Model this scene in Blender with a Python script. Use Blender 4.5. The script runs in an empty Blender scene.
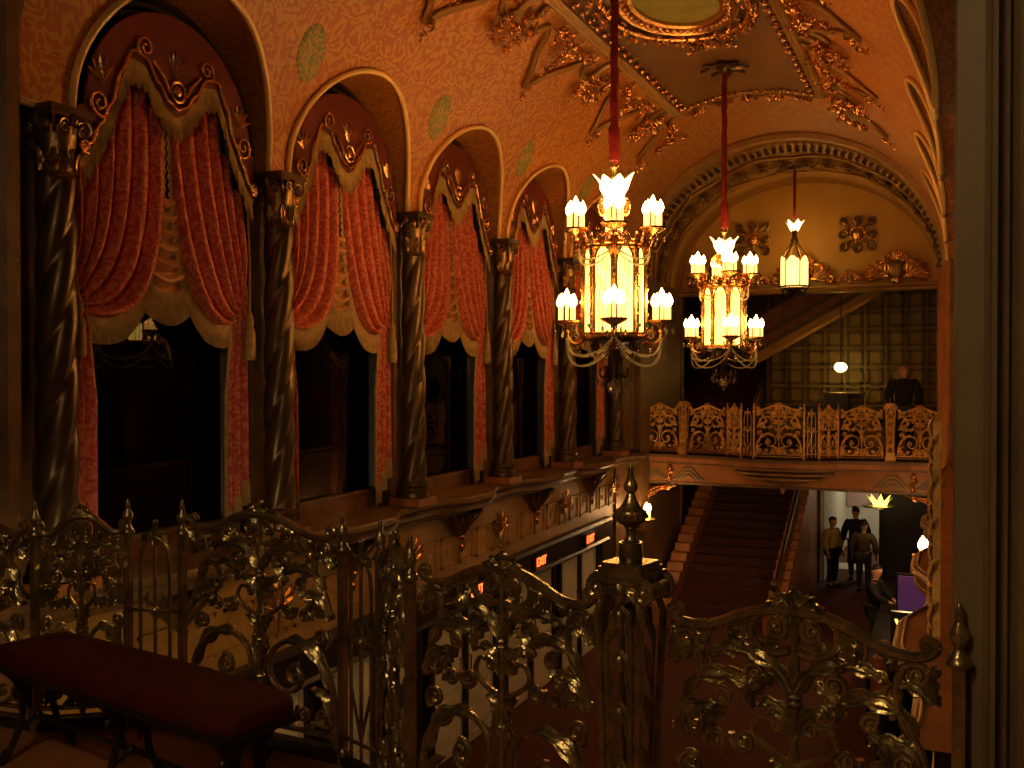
import bpy, bmesh, math, random
from mathutils import Vector, Matrix
R = math.radians; PI = math.pi
rnd = random.Random(7)
sc = bpy.context.scene; col = sc.collection

# ------------------------------------------------------------------ camera, world, exposure
cam = bpy.data.cameras.new('camera'); cam.sensor_width = 36; cam.lens = 1000/1024*36; cam.clip_start = .05; cam.clip_end = 200
co = bpy.data.objects.new('camera', cam); col.objects.link(co)
co.location = (0, 0, 1.68); co.rotation_euler = (R(90-.69), 0, R(23.9)); sc.camera = co
w = bpy.data.worlds.new('night'); sc.world = w; w.use_nodes = True
w.node_tree.nodes['Background'].inputs[0].default_value = (.004, .003, .002, 1)
w.node_tree.nodes['Background'].inputs[1].default_value = 1
sc.view_settings.view_transform = 'Standard'; sc.view_settings.look = 'None'
sc.view_settings.gamma = 1; sc.view_settings.use_curve_mapping = False
sc.view_settings.exposure = 0.0
sc.cycles.sample_clamp_indirect = 6; sc.cycles.caustics_reflective = False; sc.cycles.caustics_refractive = False
sc.cycles.max_bounces = 6
WARM = (1.0, .47, .13)
K = .62                      # all lamps together

def lamp(name, loc, energy, parent=None, colr=WARM, radius=.05):
    l = bpy.data.lights.new(name, 'POINT'); l.energy = energy*K; l.color = colr; l.shadow_soft_size = radius
    o = bpy.data.objects.new(name, l); col.objects.link(o); o.location = loc
    if parent: o.parent = parent
    return o

# ------------------------------------------------------------------ hall dimensions (metres; X across, Y down the hall, Z up)
XL, XR = -5.95, -.11
XC, A, B, ZS = -3.03, 2.92, 2.63, 3.57
PIER = [5.27+2.6*i for i in range(6)]; BAY = [p+1.3 for p in PIER[:5]]
RA, STILT = 1.15, .12
Y0, Y1 = 4.95, 19.4
XG = -6.32                    # window glass
GF = -3.45                    # ground floor level

# ------------------------------------------------------------------ materials
def mat(name, c, rough=.6, metal=0, var=.25, scale=6, bump=.15, bscale=30, c2=None, spec=.4):
    m = bpy.data.materials.new(name); m.use_nodes = True; nt = m.node_tree; N = nt.nodes; L = nt.links
    b = N['Principled BSDF']; b.inputs['Roughness'].default_value = rough; b.inputs['Metallic'].default_value = metal
    b.inputs['Specular IOR Level'].default_value = spec
    tc = N.new('ShaderNodeTexCoord'); nz = N.new('ShaderNodeTexNoise'); nz.inputs['Scale'].default_value = scale; nz.inputs['Detail'].default_value = 4
    L.new(tc.outputs['Object'], nz.inputs['Vector'])
    mx = N.new('ShaderNodeMix'); mx.data_type = 'RGBA'
    d = c2 if c2 else tuple(x*(1-var) for x in c)
    mx.inputs['A'].default_value = (*d, 1); mx.inputs['B'].default_value = (*c, 1)
    rp = N.new('ShaderNodeMapRange'); rp.inputs['From Min'].default_value = .35; rp.inputs['From Max'].default_value = .65
    L.new(nz.outputs['Fac'], rp.inputs['Value']); L.new(rp.outputs['Result'], mx.inputs['Factor'])
    L.new(mx.outputs['Result'], b.inputs['Base Color'])
    if bump:
        n2 = N.new('ShaderNodeTexNoise'); n2.inputs['Scale'].default_value = bscale; L.new(tc.outputs['Object'], n2.inputs['Vector'])
        bp = N.new('ShaderNodeBump'); bp.inputs['Strength'].default_value = bump; bp.inputs['Distance'].default_value = .02
        L.new(n2.outputs['Fac'], bp.inputs['Height']); L.new(bp.outputs['Normal'], b.inputs['Normal'])
    return m

def glow(name, c, s, c2=None, sample=False):
    m = bpy.data.materials.new(name); m.use_nodes = True; nt = m.node_tree; N = nt.nodes
    b = N['Principled BSDF']; b.inputs['Base Color'].default_value = (*c, 1)
    b.inputs['Emission Color'].default_value = (*c, 1); b.inputs['Emission Strength'].default_value = s
    if c2:
        tc = N.new('ShaderNodeTexCoord'); nz = N.new('ShaderNodeTexNoise'); nz.inputs['Scale'].default_value = 7
        mx = N.new('ShaderNodeMix'); mx.data_type = 'RGBA'; mx.inputs['A'].default_value = (*c, 1); mx.inputs['B'].default_value = (*c2, 1)
        nt.links.new(tc.outputs['Object'], nz.inputs['Vector']); nt.links.new(nz.outputs['Fac'], mx.inputs['Factor'])
        nt.links.new(mx.outputs['Result'], b.inputs['Emission Color'])
    if not sample: m.cycles.emission_sampling = 'NONE'
    return m

def damask(name, ca, cb, k=1.0, rough=.5, coord='UV', metal=.0):
    """scrolling leaf pattern in two tones"""
    m = bpy.data.materials.new(name); m.use_nodes = True; nt = m.node_tree; N = nt.nodes; L = nt.links
    b = N['Principled BSDF']; b.inputs['Roughness'].default_value = rough; b.inputs['Metallic'].default_value = metal
    tc = N.new('ShaderNodeTexCoord')
    nz = N.new('ShaderNodeTexNoise'); nz.inputs['Scale'].default_value = 3.6*k; nz.inputs['Detail'].default_value = 0
    L.new(tc.outputs[coord], nz.inputs['Vector'])
    sub = N.new('ShaderNodeVectorMath'); sub.operation = 'MULTIPLY_ADD'
    sub.inputs[1].default_value = (.26/k,)*3; L.new(nz.outputs['Color'], sub.inputs[0]); L.new(tc.outputs[coord], sub.inputs[2])
    vo = N.new('ShaderNodeTexVoronoi'); vo.inputs['Scale'].default_value = 4.2*k; vo.inputs['Randomness'].default_value = .7
    L.new(sub.outputs['Vector'], vo.inputs['Vector'])
    mu = N.new('ShaderNodeMath'); mu.operation = 'MULTIPLY'; mu.inputs[1].default_value = 21; L.new(vo.outputs['Distance'], mu.inputs[0])
    sn = N.new('ShaderNodeMath'); sn.operation = 'SINE'; L.new(mu.outputs[0], sn.inputs[0])
    n2 = N.new('ShaderNodeTexNoise'); n2.inputs['Scale'].default_value = 17*k; n2.inputs['Detail'].default_value = 2; L.new(sub.outputs['Vector'], n2.inputs['Vector'])
    ad = N.new('ShaderNodeMath'); ad.operation = 'MULTIPLY_ADD'; ad.inputs[1].default_value = 9.0
    s0 = N.new('ShaderNodeMath'); s0.operation = 'SUBTRACT'; s0.inputs[1].default_value = .5; L.new(n2.outputs['Fac'], s0.inputs[0])
    L.new(s0.outputs[0], ad.inputs[0]); L.new(sn.outputs[0], ad.inputs[2])
    rp = N.new('ShaderNodeMapRange'); rp.inputs['From Min'].default_value = -.1; rp.inputs['From Max'].default_value = .0
    L.new(ad.outputs[0], rp.inputs['Value'])
    mx = N.new('ShaderNodeMix'); mx.data_type = 'RGBA'; mx.inputs['A'].default_value = (*ca, 1); mx.inputs['B'].default_value = (*cb, 1)
    L.new(rp.outputs['Result'], mx.inputs['Factor']); L.new(mx.outputs['Result'], b.inputs['Base Color'])
    bp = N.new('ShaderNodeBump'); bp.inputs['Strength'].default_value = .12; bp.inputs['Distance'].default_value = .01
    L.new(rp.outputs['Result'], bp.inputs['Height']); L.new(bp.outputs['Normal'], b.inputs['Normal'])
    return m

def glassy(name):
    m = bpy.data.materials.new(name); m.use_nodes = True; N = m.node_tree.nodes; L = m.node_tree.links
    for n in list(N): N.remove(n)
    o = N.new('ShaderNodeOutputMaterial'); mi = N.new('ShaderNodeMixShader'); t = N.new('ShaderNodeBsdfTransparent')
    t.inputs[0].default_value = (.55, .55, .5, 1); g = N.new('ShaderNodeBsdfGlossy'); g.inputs['Roughness'].default_value = .01
    f = N.new('ShaderNodeFresnel'); f.inputs[0].default_value = 1.5
    L.new(f.outputs[0], mi.inputs[0]); L.new(t.outputs[0], mi.inputs[1]); L.new(g.outputs[0], mi.inputs[2]); L.new(mi.outputs[0], o.inputs[0])
    return m

def crystal(name):
    m = bpy.data.materials.new(name); m.use_nodes = True; b = m.node_tree.nodes['Principled BSDF']
    b.inputs['Base Color'].default_value = (.95, .85, .6, 1); b.inputs['Roughness'].default_value = .05
    b.inputs['Transmission Weight'].default_value = .75; b.inputs['IOR'].default_value = 1.5
    return m

M = dict(
    vault=damask('damask_plaster', (.44, .112, .007), (.56, .235, .016), 1.0, .5),
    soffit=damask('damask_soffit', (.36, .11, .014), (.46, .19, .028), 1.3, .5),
    trim=mat('gilded_edge', (1.0, .62, .20), .4, 0, .1, 4, .05),
    panel=mat('brown_plaster', (.19, .088, .020), .5, 0, .2, 3, .2, 40),
    strap=mat('ochre_plaster', (.38, .20, .045), .5, .2, .2, 5, .1),
    gilt=mat('gilding', (.92, .48, .16), .27, .85, .35, 20, .25, 60),
    bronze=mat('dark_bronze', (.13, .08, .03), .34, .55, .3, 9, .05, 40),
    brass=mat('aged_brass', (.52, .42, .20), .27, .85, .5, 12, .15, 60),
    litgold=mat('lit_gold', (.95, .52, .14), .33, .4, .4, 12, .2, 60),  # brighter gold, with warm lamp light put into the colour
    capital=mat('dull_gold', (.36, .21, .075), .3, .75, .5, 16, .2, 60),
    iron=mat('black_iron', (.05, .04, .028), .4, .6, .3, 12, .1),
    wood=mat('brown_wood', (.22, .105, .038), .45, 0, .35, 4, .1),
    ledge=mat('ledge_paint', (.20, .11, .04), .42, .1, .3, 5, .15),
    fascia=mat('ochre_fascia', (.50, .27, .055), .5, 0, .25, 3, .15),
    orange=mat('orange_paint', (.44, .165, .034), .45, 0, .25, 3, .1),
    frame=mat('dark_window_frame', (.035, .022, .012), .4, 0, .3, 8, .1),
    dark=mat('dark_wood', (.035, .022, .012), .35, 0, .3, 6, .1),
    pilaster=mat('olive_pilaster', (.24, .18, .095), .5, 0, .2, 2, .05),
    cream=mat('cream_door', (.86, .78, .55), .6, 0, .08, 2, .05),
    glass=glassy('window_glass'),
    velvet=damask('red_velvet', (.50, .062, .030), (.62, .185, .080), 1.5, .65, 'Object'),
    lining=mat('tan_silk', (.62, .28, .10), .5, 0, .2, 8, .1),
    fringe=mat('tan_fringe', (.50, .32, .11), .7, 0, .3, 14, .5, 90),
    olive=mat('olive_fringe', (.52, .34, .10), .7, 0, .3, 14, .5, 90),
    pelmet=mat('red_pelmet', (.17, .022, .009), .6, 0, .3, 6, .1),
    cushion=mat('crimson_velvet', (.075, .003, .005), .8, 0, .25, 10, .2, 80),
    carpet=damask('patterned_carpet', (.13, .035, .014), (.26, .10, .035), 1.4, .85, 'Object'),
    gcarpet=damask('lobby_carpet', (.07, .016, .007), (.14, .045, .015), 1.8, .85, 'Object'),
    parquet=mat('polished_floor', (.40, .17, .06), .4, 0, .3, 2, .1),
    stair=damask('stair_carpet', (.05, .013, .007), (.10, .03, .012), 2.4, .85, 'Object'),
    marble=mat('rust_marble', (.50, .19, .06), .4, 0, .35, 3, .1),
    lunette=mat('ochre_wall', (.60, .32, .060), .55, 0, .12, 2, .1),
    coffer=mat('olive_coffer', (.24, .16, .035), .5, 0, .2, 3, .1),
    coffershade=mat('shaded_olive_moulding', (.12, .078, .018), .5, 0, .2, 3, .1),  # shade at the coffer edges put into the moulding colour
    matblack=mat('black_laminate', (.012, .009, .007), .75, 0, .2, 6, 0, spec=.1),
    bulb=glow('candle_bulb', (1, .50, .15), 40),
    candle=glow('candle_sleeve', (1, .58, .16), 1.9),
    lily=glow('frosted_glass_cup', (1, .62, .20), 8),
    lamp_panel=glow('amber_glass', (1, .72, .17), 3.6, (1, .52, .07)),
    lantern_panel=glow('lantern_glass', (1, .74, .22), 2.6, (1, .60, .12)),
    rope=mat('red_velvet_sleeve', (.30, .016, .012), .7, 0, .3, 12, .3, 40),
    crystal=crystal('cut_crystal'),
    bead=mat('pearl_bead', (.98, .86, .50), .3, 0, .15, 10, 0),
    jewel=mat('green_jewel', (.05, .22, .04), .15, 0, .2, 9, 0),
    globe=glow('globe_glass', (1, .60, .13), 26),
    exit_red=glow('exit_red', (1, .10, .015), 5),
    yellow=glow('yellow_sign', (1, .80, .12), 3.0),
    purple=glow('purple_screen', (.14, .045, .17), .22),
    lit_wall=mat('pale_pink_wall', (.60, .40, .38), .7, 0, .15, 3, 0),
    white=mat('white_paint', (.75, .74, .62), .6, 0, .1, 3, 0),
    medal=damask('green_medallion', (.15, .20, .02), (.42, .24, .03), 1.5, .5, 'Object'),
    green=mat('green_glass', (.42, .42, .10), .3, 0, .3, 4, .1),
    black=mat('black_lacquer', (.012, .010, .009), .35, 0, .2, 6, 0),
    skin=mat('skin', (.55, .28, .17), .55, 0, .1, 10, 0),
    navy=mat('black_cloth', (.010, .011, .013), .8, 0, .2, 20, .1),
    denim=mat('grey_cloth', (.045, .05, .045), .8, 0, .2, 20, .1),
    olivecloth=mat('olive_cloth', (.16, .11, .05), .8, 0, .2, 20, .1),
    yellowcloth=mat('mustard_cloth', (.50, .33, .05), .8, 0, .2, 20, .1),
    brick=mat('rust_cloth', (.34, .09, .04), .8, 0, .2, 20, .1),
    hair=mat('dark_hair', (.02, .014, .01), .6, 0, .2, 30, .2),
)

# ------------------------------------------------------------------ mesh helpers
class MB:
    def __init__(s): s.v = []; s.f = []; s.uv = None
    def add(s, vs, fs):
        o = len(s.v); s.v += [tuple(p) for p in vs]; s.f += [tuple(i+o for i in q) for q in fs]; return s
    def box(s, x0, x1, y0, y1, z0, z1):
        return s.add([(x, y, z) for z in (z0, z1) for y in (y0, y1) for x in (x0, x1)],
                     [(0,2,3,1),(4,5,7,6),(0,1,5,4),(2,6,7,3),(0,4,6,2),(1,3,7,5)])
    def prism(s, poly, axis, a, b):
        """polygon swept along an axis; poly gives the other two coordinates in order"""
        n = len(poly)
        def P(p, t):
            return {0: (t, p[0], p[1]), 1: (p[0], t, p[1]), 2: (p[0], p[1], t)}[axis]
        vs = [P(p, a) for p in poly] + [P(p, b) for p in poly]
        return s.add(vs, [tuple(range(n)), tuple(range(2*n-1, n-1, -1))] + [(i, (i+1) % n, n+(i+1) % n, n+i) for i in range(n)])
    def grid(s, rows, closed=False):
        n = len(rows[0]); vs = [p for r in rows for p in r]; fs = []
        for i in range(len(rows)-1):
            for j in range(n if closed else n-1):
                k = (j+1) % n; fs.append((i*n+j, i*n+k, (i+1)*n+k, (i+1)*n+j))
        return s.add(vs, fs)
    def lathe(s, prof, n=16, c=(0, 0, 0), flute=0, amp=0, sq=False):
        rows = []
        for r, z in prof:
            row = []
            for k in range(n):
                a = 2*PI*k/n + (PI/4 if sq else 0); rr = r*(1+amp*math.cos(flute*a)) if flute else r
                row.append((c[0]+rr*math.cos(a), c[1]+rr*math.sin(a), c[2]+z))
            rows.append(row)
        s.grid(rows, True)
        m = len(s.v); s.f.append(tuple(range(m-n, m))); s.f.append(tuple(range(m-n*len(prof)+n-1, m-n*len(prof)-1, -1)))
        return s
    def tube(s, pts, r, n=6, flat=1.0, up=None, closed=False):
        pts = [Vector(p) for p in pts]; m = len(pts)
        rad = (lambda i: r) if isinstance(r, (int, float)) else (lambda i: r[i])
        nrm = None; rows = []
        for i, p in enumerate(pts):
            if closed: t = pts[(i+1) % m]-pts[i-1]
            else: t = pts[min(i+1, m-1)]-pts[max(i-1, 0)]
            if t.length < 1e-9: t = Vector((0, 0, 1))
            t.normalize()
            if up is not None:
                nrm = Vector(up)-t*t.dot(Vector(up))
            elif nrm is None:
                a = Vector((0, 0, 1)) if abs(t.z) < .9 else Vector((1, 0, 0)); nrm = a-t*t.dot(a)
            else: nrm = nrm-t*t.dot(nrm)
            if nrm.length < 1e-6: nrm = t.orthogonal()
            nrm.normalize(); bi = t.cross(nrm); q = rad(i)
            rows.append([p+(nrm*math.cos(2*PI*k/n)*flat+bi*math.sin(2*PI*k/n))*q for k in range(n)])
        if closed: rows.append(rows[0])
        s.grid(rows, True)
        if not closed:
            e = len(s.v); s.f.append(tuple(range(e-n, e))); s.f.append(tuple(range(e-n*m+n-1, e-n*m-1, -1)))
        return s
    def leaf(s, pts, w, up, serr=5, thick=.35):
        """carved acanthus leaf along a spine: ridged, lobed outline"""
        pts = [Vector(p) for p in pts]; m = len(pts); up = Vector(up); rows = []
        for i, p in enumerate(pts):
            t = (pts[min(i+1, m-1)]-pts[max(i-1, 0)]); t.normalize()
            sd = t.cross(up); sd.normalize() if sd.length > 1e-6 else None
            q = i/(m-1); ww = w*(math.sin(PI*min(1, .12+q*.92))**.7)*(1+.38*math.sin(serr*2*PI*q)) + w*.03
            h = w*thick
            rows.append([p+sd*ww+up*w*.05, p+sd*ww*.72+up*h*.75, p+sd*ww*.45+up*h*.30, p+sd*ww*.2+up*h*.8, p+up*h*1.15, p-sd*ww*.2+up*h*.8, p-sd*ww*.45+up*h*.30, p-sd*ww*.72+up*h*.75, p-sd*ww+up*w*.05, p-up*h*.6])
        s.grid(rows, True); e = len(s.v); s.f.append(tuple(range(e-10, e))); s.f.append(tuple(range(e-10*m+9, e-10*m-1, -1)))
        return s
    def blob(s, c, r, sz=(1, 1, 1), n=6):
        rows = []
        for i in range(1, n):
            a = PI*i/n; rows.append([(c[0]+r*sz[0]*math.sin(a)*math.cos(2*PI*k/(n+2)), c[1]+r*sz[1]*math.sin(a)*math.sin(2*PI*k/(n+2)), c[2]-r*sz[2]*math.cos(a)) for k in range(n+2)])
        s.grid(rows, True); q = n+2; e = len(s.v); s.f.append(tuple(range(e-q, e))); s.f.append(tuple(range(e-q*(n-1)+q-1, e-q*(n-1)-1, -1)))
        return s
    def xform(s, mtx, a=0):
        s.v[a:] = [tuple(mtx @ Vector(p)) for p in s.v[a:]]; return s
    def build(s, name, m, parent=None, smooth=True, loc=None):
        me = bpy.data.meshes.new(name); me.from_pydata(s.v, [], s.f)
        if s.uv:
            l = me.uv_layers.new(name='uv')
            for lp in me.loops: l.data[lp.index].uv = s.uv[lp.vertex_index]
        bm = bmesh.new(); bm.from_mesh(me); bmesh.ops.recalc_face_normals(bm, faces=bm.faces); bm.to_mesh(me); bm.free()
        me.materials.append(m if not isinstance(m, str) else M[m])
        if smooth:
            me.polygons.foreach_set('use_smooth', [True]*len(me.polygons))
            me.set_sharp_from_angle(angle=R(40))
        o = bpy.data.objects.new(name, me); col.objects.link(o)
        if parent: o.parent = parent
        if loc: o.location = loc
        return o

def tag(o, label, cat, group=None):
    o['label'] = label; o['category'] = cat
    if group: o['group'] = group
    return o
def struct(o, label=None):
    o['kind'] = 'structure'
    if label: o['label'] = label
    return o
def empty(name, loc=(0, 0, 0), rz=0):
    o = bpy.data.objects.new(name, None); col.objects.link(o); o.location = loc; o.rotation_euler = (0, 0, rz); o.empty_display_size = .1; return o
def copy_tree(o, parent=None):
    c = o.copy(); col.objects.link(c)
    if parent: c.parent = parent
    for ch in list(o.children): copy_tree(ch, c)
    return c
def bez(p0, p1, p2, p3, n=12):
    out = []
    for i in range(n+1):
        t = i/n; a = (1-t)**3; b = 3*(1-t)**2*t; c = 3*(1-t)*t*t; d = t**3
        out.append(tuple(a*w0+b*w1+c*w2+d*w3 for w0, w1, w2, w3 in zip(p0, p1, p2, p3)))
    return out
def spline(pts, n=6):
    """Catmull-Rom through the points"""
    P = [Vector(p) for p in pts]; P = [2*P[0]-P[1]]+P+[2*P[-1]-P[-2]]; out = []
    for i in range(1, len(P)-2):
        for k in range(n):
            t = k/n; a, b, c, d = P[i-1:i+3]
            out.append(.5*((2*b)+(c-a)*t+(2*a-5*b+4*c-d)*t*t+(3*b-a-3*c+d)*t**3))
    out.append(P[-2]); return out
def spiral(cx, cz, r, turns, a0, ccw=1, rmin=.16, n=12):
    """2-D volute, outer end at angle a0 winding inwards"""
    m = max(8, int(turns*n)); out = []
    for i in range(m+1):
        q = i/m; a = a0+ccw*2*PI*turns*q; rr = r*(1-(1-rmin)*q**.8); out.append((cx+rr*math.cos(a), cz+rr*math.sin(a)))
    return out
def vpt(x, y, off=0.0):
    """point on the vault above plan position x, y (off = distance below the surface)"""
    q = max(-1, min(1, (x-XC)/A)); ph = math.acos(q); n = Vector((math.cos(ph)/A, 0, math.sin(ph)/B)).normalized()
    p = Vector((XC+A*math.cos(ph), y, ZS+B*math.sin(ph))); return p-n*off
def vnorm(x):
    ph = math.acos(max(-1, min(1, (x-XC)/A))); return -Vector((math.cos(ph)/A, 0, math.sin(ph)/B)).normalized()
def xat(h, side): return XC+side*A*math.sqrt(max(0, 1-(h/B)**2))

# ================================================================== THE SHELL
def arch_rows():
    rows = [(Y0, 0)]
    for i, p in enumerate(PIER):
        rows.append((p+.15, 0))
        if i < 5:
            c = BAY[i]
            for k in range(33):
                t = PI*k/32; rows.append((c-RA*math.cos(t), STILT+RA*math.sin(t)))
            rows.append((PIER[i+1]-.15, 0))
    rows.append((Y1, 0)); return rows
ROWS = arch_rows()
mb = MB(); mb.uv = []; rows = []; NS = 44
for y, h in ROWS:
    a = math.asin(h/B); row = []
    for k in range(NS+1):
        ph = PI-a-(PI-2*a)*k/NS; row.append((XC+A*math.cos(ph), y, ZS+B*math.sin(ph))); mb.uv.append((ph*2.78, y))
    rows.append(row)
mb.grid(rows); ceiling = struct(mb.build('ceiling', 'vault'), 'barrel vault of orange damask plaster')
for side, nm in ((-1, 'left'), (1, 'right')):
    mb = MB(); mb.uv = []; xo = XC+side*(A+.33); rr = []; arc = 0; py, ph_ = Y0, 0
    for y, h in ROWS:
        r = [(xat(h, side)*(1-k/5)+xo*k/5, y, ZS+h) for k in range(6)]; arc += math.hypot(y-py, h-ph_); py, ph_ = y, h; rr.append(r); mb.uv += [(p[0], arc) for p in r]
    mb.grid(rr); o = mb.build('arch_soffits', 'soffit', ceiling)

# raised gilded edges of the arches
n = 0
for side in (-1, 1):
    for i in range(5):
        c = BAY[i]; mb = MB(); pts = []
        y0 = PIER[i]-(.32 if i == 0 else 0); y1 = PIER[i+1]
        pts.append((xat(0, side)-side*.0, y0, ZS)); pts.append((xat(0, side), c-RA, ZS))
        for k in range(41):
            t = PI*k/40; h = STILT+RA*math.sin(t); pts.append((xat(h, side), c-RA*math.cos(t), ZS+h))
        pts.append((xat(0, side), c+RA, ZS)); pts.append((xat(0, side), y1, ZS))
        mb.tube([Vector(p)+Vector((-side*.022, 0, -.006)) for p in pts], .03, 8); n += 1
        struct(mb.build('trim_%d' % n, 'trim'), 'raised gilded edge around an arch of the %s wall' % ('left' if side < 0 else 'right'))

# left wall: piers behind the columns, window recess
mb = MB()
for p in PIER: mb.box(-6.5, -6.10, p-.17, p+.17, .06, ZS+.02)
mb.box(-6.5, -5.97, Y0-.5, PIER[0]-.30, -3.45, ZS)
mb.box(-6.5, -5.97, PIER[5]+.17, Y1+.2, -3.45, ZS)
mb.box(-6.5, -6.26, Y0, Y1, -.1, .10)
struct(mb.build('wall_left', 'wood'), 'brown piers of the left wall between the windows')
# end pilasters (fluted mouldings)
def pilaster(name, x, y0, y1, z0, z1, m, s):
    mb = MB()
    ys = [y0+(y1-y0)*q for q in (0, .06, .12, .3, .36, .64, .70, .88, .94, 1)]; ds = [.05, .05, .12, .12, .08, .08, .12, .12, .05, .05]
    poly = [(x, y0)]+[(x+s*d, y) for y, d in zip(ys, ds)]+[(x, y1)]
    mb.prism(poly, 2, z0, z1)
    return struct(mb.build(name, m, smooth=False))
pilaster('trim_11', XL-.03, 18.55, 19.42, .1, ZS, 'ledge', 1)
pilaster('trim_12', XR+.03, 18.45, 19.42, -3.4, ZS, 'orange', -1)
pilaster('trim_13', XL-.03, 4.42, 4.97, -.2, 6.1, 'ledge', 1)
# right wall
mb = MB()
for p in PIER: mb.box(.26, .6, p-.17, p+.17, .06, ZS+.02)
mb.box(XR+.14, .6, Y0-.2, PIER[0]-.15, -3.45, ZS); mb.box(XR+.02, .6, PIER[5]+.15, Y1+.2, -3.45, ZS)
mb.box(XR+.03, .6, Y0, Y1, -1.05, .06); mb.box(.3, .6, Y0, Y1, -3.45, -1.0)
struct(mb.build('wall_right', 'wood'), 'right wall of the hall with arched recesses')
mb = MB(); mb.box(.36, .6, Y0, Y1, 0, 5.0); struct(mb.build('recess_dark_plane', 'dark'), 'added dark plane behind the recesses in the right wall')  # plane added to keep reflections in the left windows dark

# scalloped ledges under the arches
def bump(y):
    s = 0
    for k in range(-1, 6):
        d = abs(y-(BAY[0]+2.6*k))
        if d < 1.0: s = max(s, .5+.5*math.cos(PI*min(1, max(0, (d-.25)/.75))))
    return s
def ledge(name, side, xw, m):
    mb = MB(); ys = [Y0-.4+(Y1-Y0+.4)*k/220 for k in range(221)]
    prof = [(.14, .085), (.16, .06), (.16, .02), (.12, .0), (.10, -.04), (.105, -.09), (.06, -.11), (.05, -.15), (.0, -.17)]
    rows = []
    for y in ys:
        b = bump(y); r = [(xw+side*.35, y, .085)]
        for d, z in prof: sc_ = 1 if side < 0 else .62; r.append((xw-side*sc_*(d*(.72+.28*b)+.20*b*(1 if z > -.1 else .6)), y, z))
        rows.append(r)
    mb.grid(rows); return struct(mb.build(name, m))
struct(ledge('trim_14', -1, XL-.02, 'ledge'), 'scalloped brown ledge under the left windows')
o15 = struct(ledge('trim_15', 1, XR+.02, 'orange'), 'scalloped ledge along the right wall')
mb = MB()
for off, z, r in ((.155, .05, .028), (.10, .088, .014), (.11, -.05, .024), (.05, -.13, .024)):
    mb.tube([(XR+.02-.62*(off*(.72+.28*bump(y))+.20*bump(y)*(1 if z > -.1 else .6)), y, z) for y in [Y0-.3+(Y1-Y0)*k/240 for k in range(241)]], r, 6)
mb.build('ledge_moulding', 'strap', o15)

# fascia of the left wall below the ledge, with coffers and gilded drops
mb = MB(); mb.box(-6.3, -6.02, Y0-.5, Y1+.2, -1.05, .02)
wl = struct(mb.build('wall_fascia', 'fascia'), 'ochre frieze of the left wall below the ledge')
mb = MB()
y = 5.6
while y < 18.2:
    d = min(abs(y+.2-p) for p in PIER)
    for (a, b2, c, d2) in ((0, .40, -.86, -.83), (0, .40, -.49, -.46), (0, .03, -.86, -.46), (.37, .40, -.86, -.46)):
        mb.box(-6.03, -5.995, y+a, y+b2, c, d2)
    mb.box(-6.03, -6.0, y+.15, y+.25, -.70, -.62); y += .52
mb.build('coffer_moulding', 'fascia', wl, smooth=False)

def bracket_bm(mb, side):
    # fan-shaped corbel with a hanging bud; local: wall at x=0, projecting +x*side
    rows = []
    for i in range(9):
        q = i/8; hw = .42*(1-q)**1.3+.03; pr = .26*(1-q)**1.1+.03; rows.append([(side*pr*math.cos(t), hw*math.sin(t), -.03-.36*q) for t in [(-PI/2+PI*k/16) for k in range(17)]])
    mb.grid(rows)
def add_bracket(y, side, x, label, group):
    t = empty('wall_bracket', (x, y, -.12)); tag(t, label, 'bracket', group)
    b = MB(); bracket_bm(b, side); b.build('corbel', 'bronze', t)
    b = MB()
    for k in range(9):
        a = -PI/2+PI*(k+.5)/9; d = Vector((side*math.cos(a), math.sin(a), 0)).normalized()
        b.leaf([(side*(.26*(1-q)**1.1+.045)*math.cos(a), (.42*(1-q)**1.3+.045)*math.sin(a), -.03-.36*q) for q in [.95-.9*j/8 for j in range(9)]], .05, d, 4)
    b.build('carved_leaves', 'capital', t)
    b = MB(); b.lathe([(.012, -.58), (.03, -.54), (.035, -.50), (.014, -.47), (.02, -.44), (.045, -.41), (.05, -.37), (.02, -.33)], 10, (side*.05, 0, 0)); b.build('hanging_bud', 'gilt', t)
    return t
names = ['first', 'second', 'third', 'fourth', 'fifth', 'sixth']
for i, c in enumerate(BAY):
    add_bracket(c, 1, -6.0, 'carved corbel with hanging bud below the %s curtained window from the near end' % names[i], 'carved corbels under the left ledge')
# palm sprays on the frieze
def spray():
    t = empty('palm_relief'); b = MB()
    for k in range(7):
        a = R(-66+22*k); L = .42-.10*abs(k-3)/3
        b.leaf([(0, math.sin(a)*L*q+0, -.25+math.cos(a)*L*q*(1-.15*q)) for q in [j/7 for j in range(8)]], .035, (1, 0, 0))
    b.build('leaves', 'gilt', t)
    b = MB(); b.lathe([(.01, -.50), (.025, -.42), (.03, -.34), (.045, -.28), (.03, -.22)], 8); b.build('stem', 'gilt', t); return t
sp0 = spray()
for i, p in enumerate(PIER[1:]):
    s = sp0 if i == 0 else copy_tree(sp0)
    s.location = (-5.965 if i < 4 else -5.93, p, -.38); tag(s, 'gilded palm spray on the frieze under the %s twisted column from the near end' % names[i+1], 'plaster ornament', 'palm sprays on the left frieze')

# band over the doors
mb = MB(); mb.prism([(-6.3, -1.04), (-5.90, -1.04), (-5.88, -1.09), (-5.94, -1.14), (-5.96, -1.42), (-5.93, -1.46), (-5.97, -1.50), (-6.3, -1.50)], 1, Y0-.5, 17.95)
struct(mb.build('trim_16', 'dark', smooth=False), 'dark moulded band over the lobby doors')
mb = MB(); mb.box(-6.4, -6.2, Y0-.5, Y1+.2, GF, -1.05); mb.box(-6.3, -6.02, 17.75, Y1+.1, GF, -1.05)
struct(mb.build('wall_left_lower', 'dark'), 'dark wall behind the lobby doors')
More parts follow.
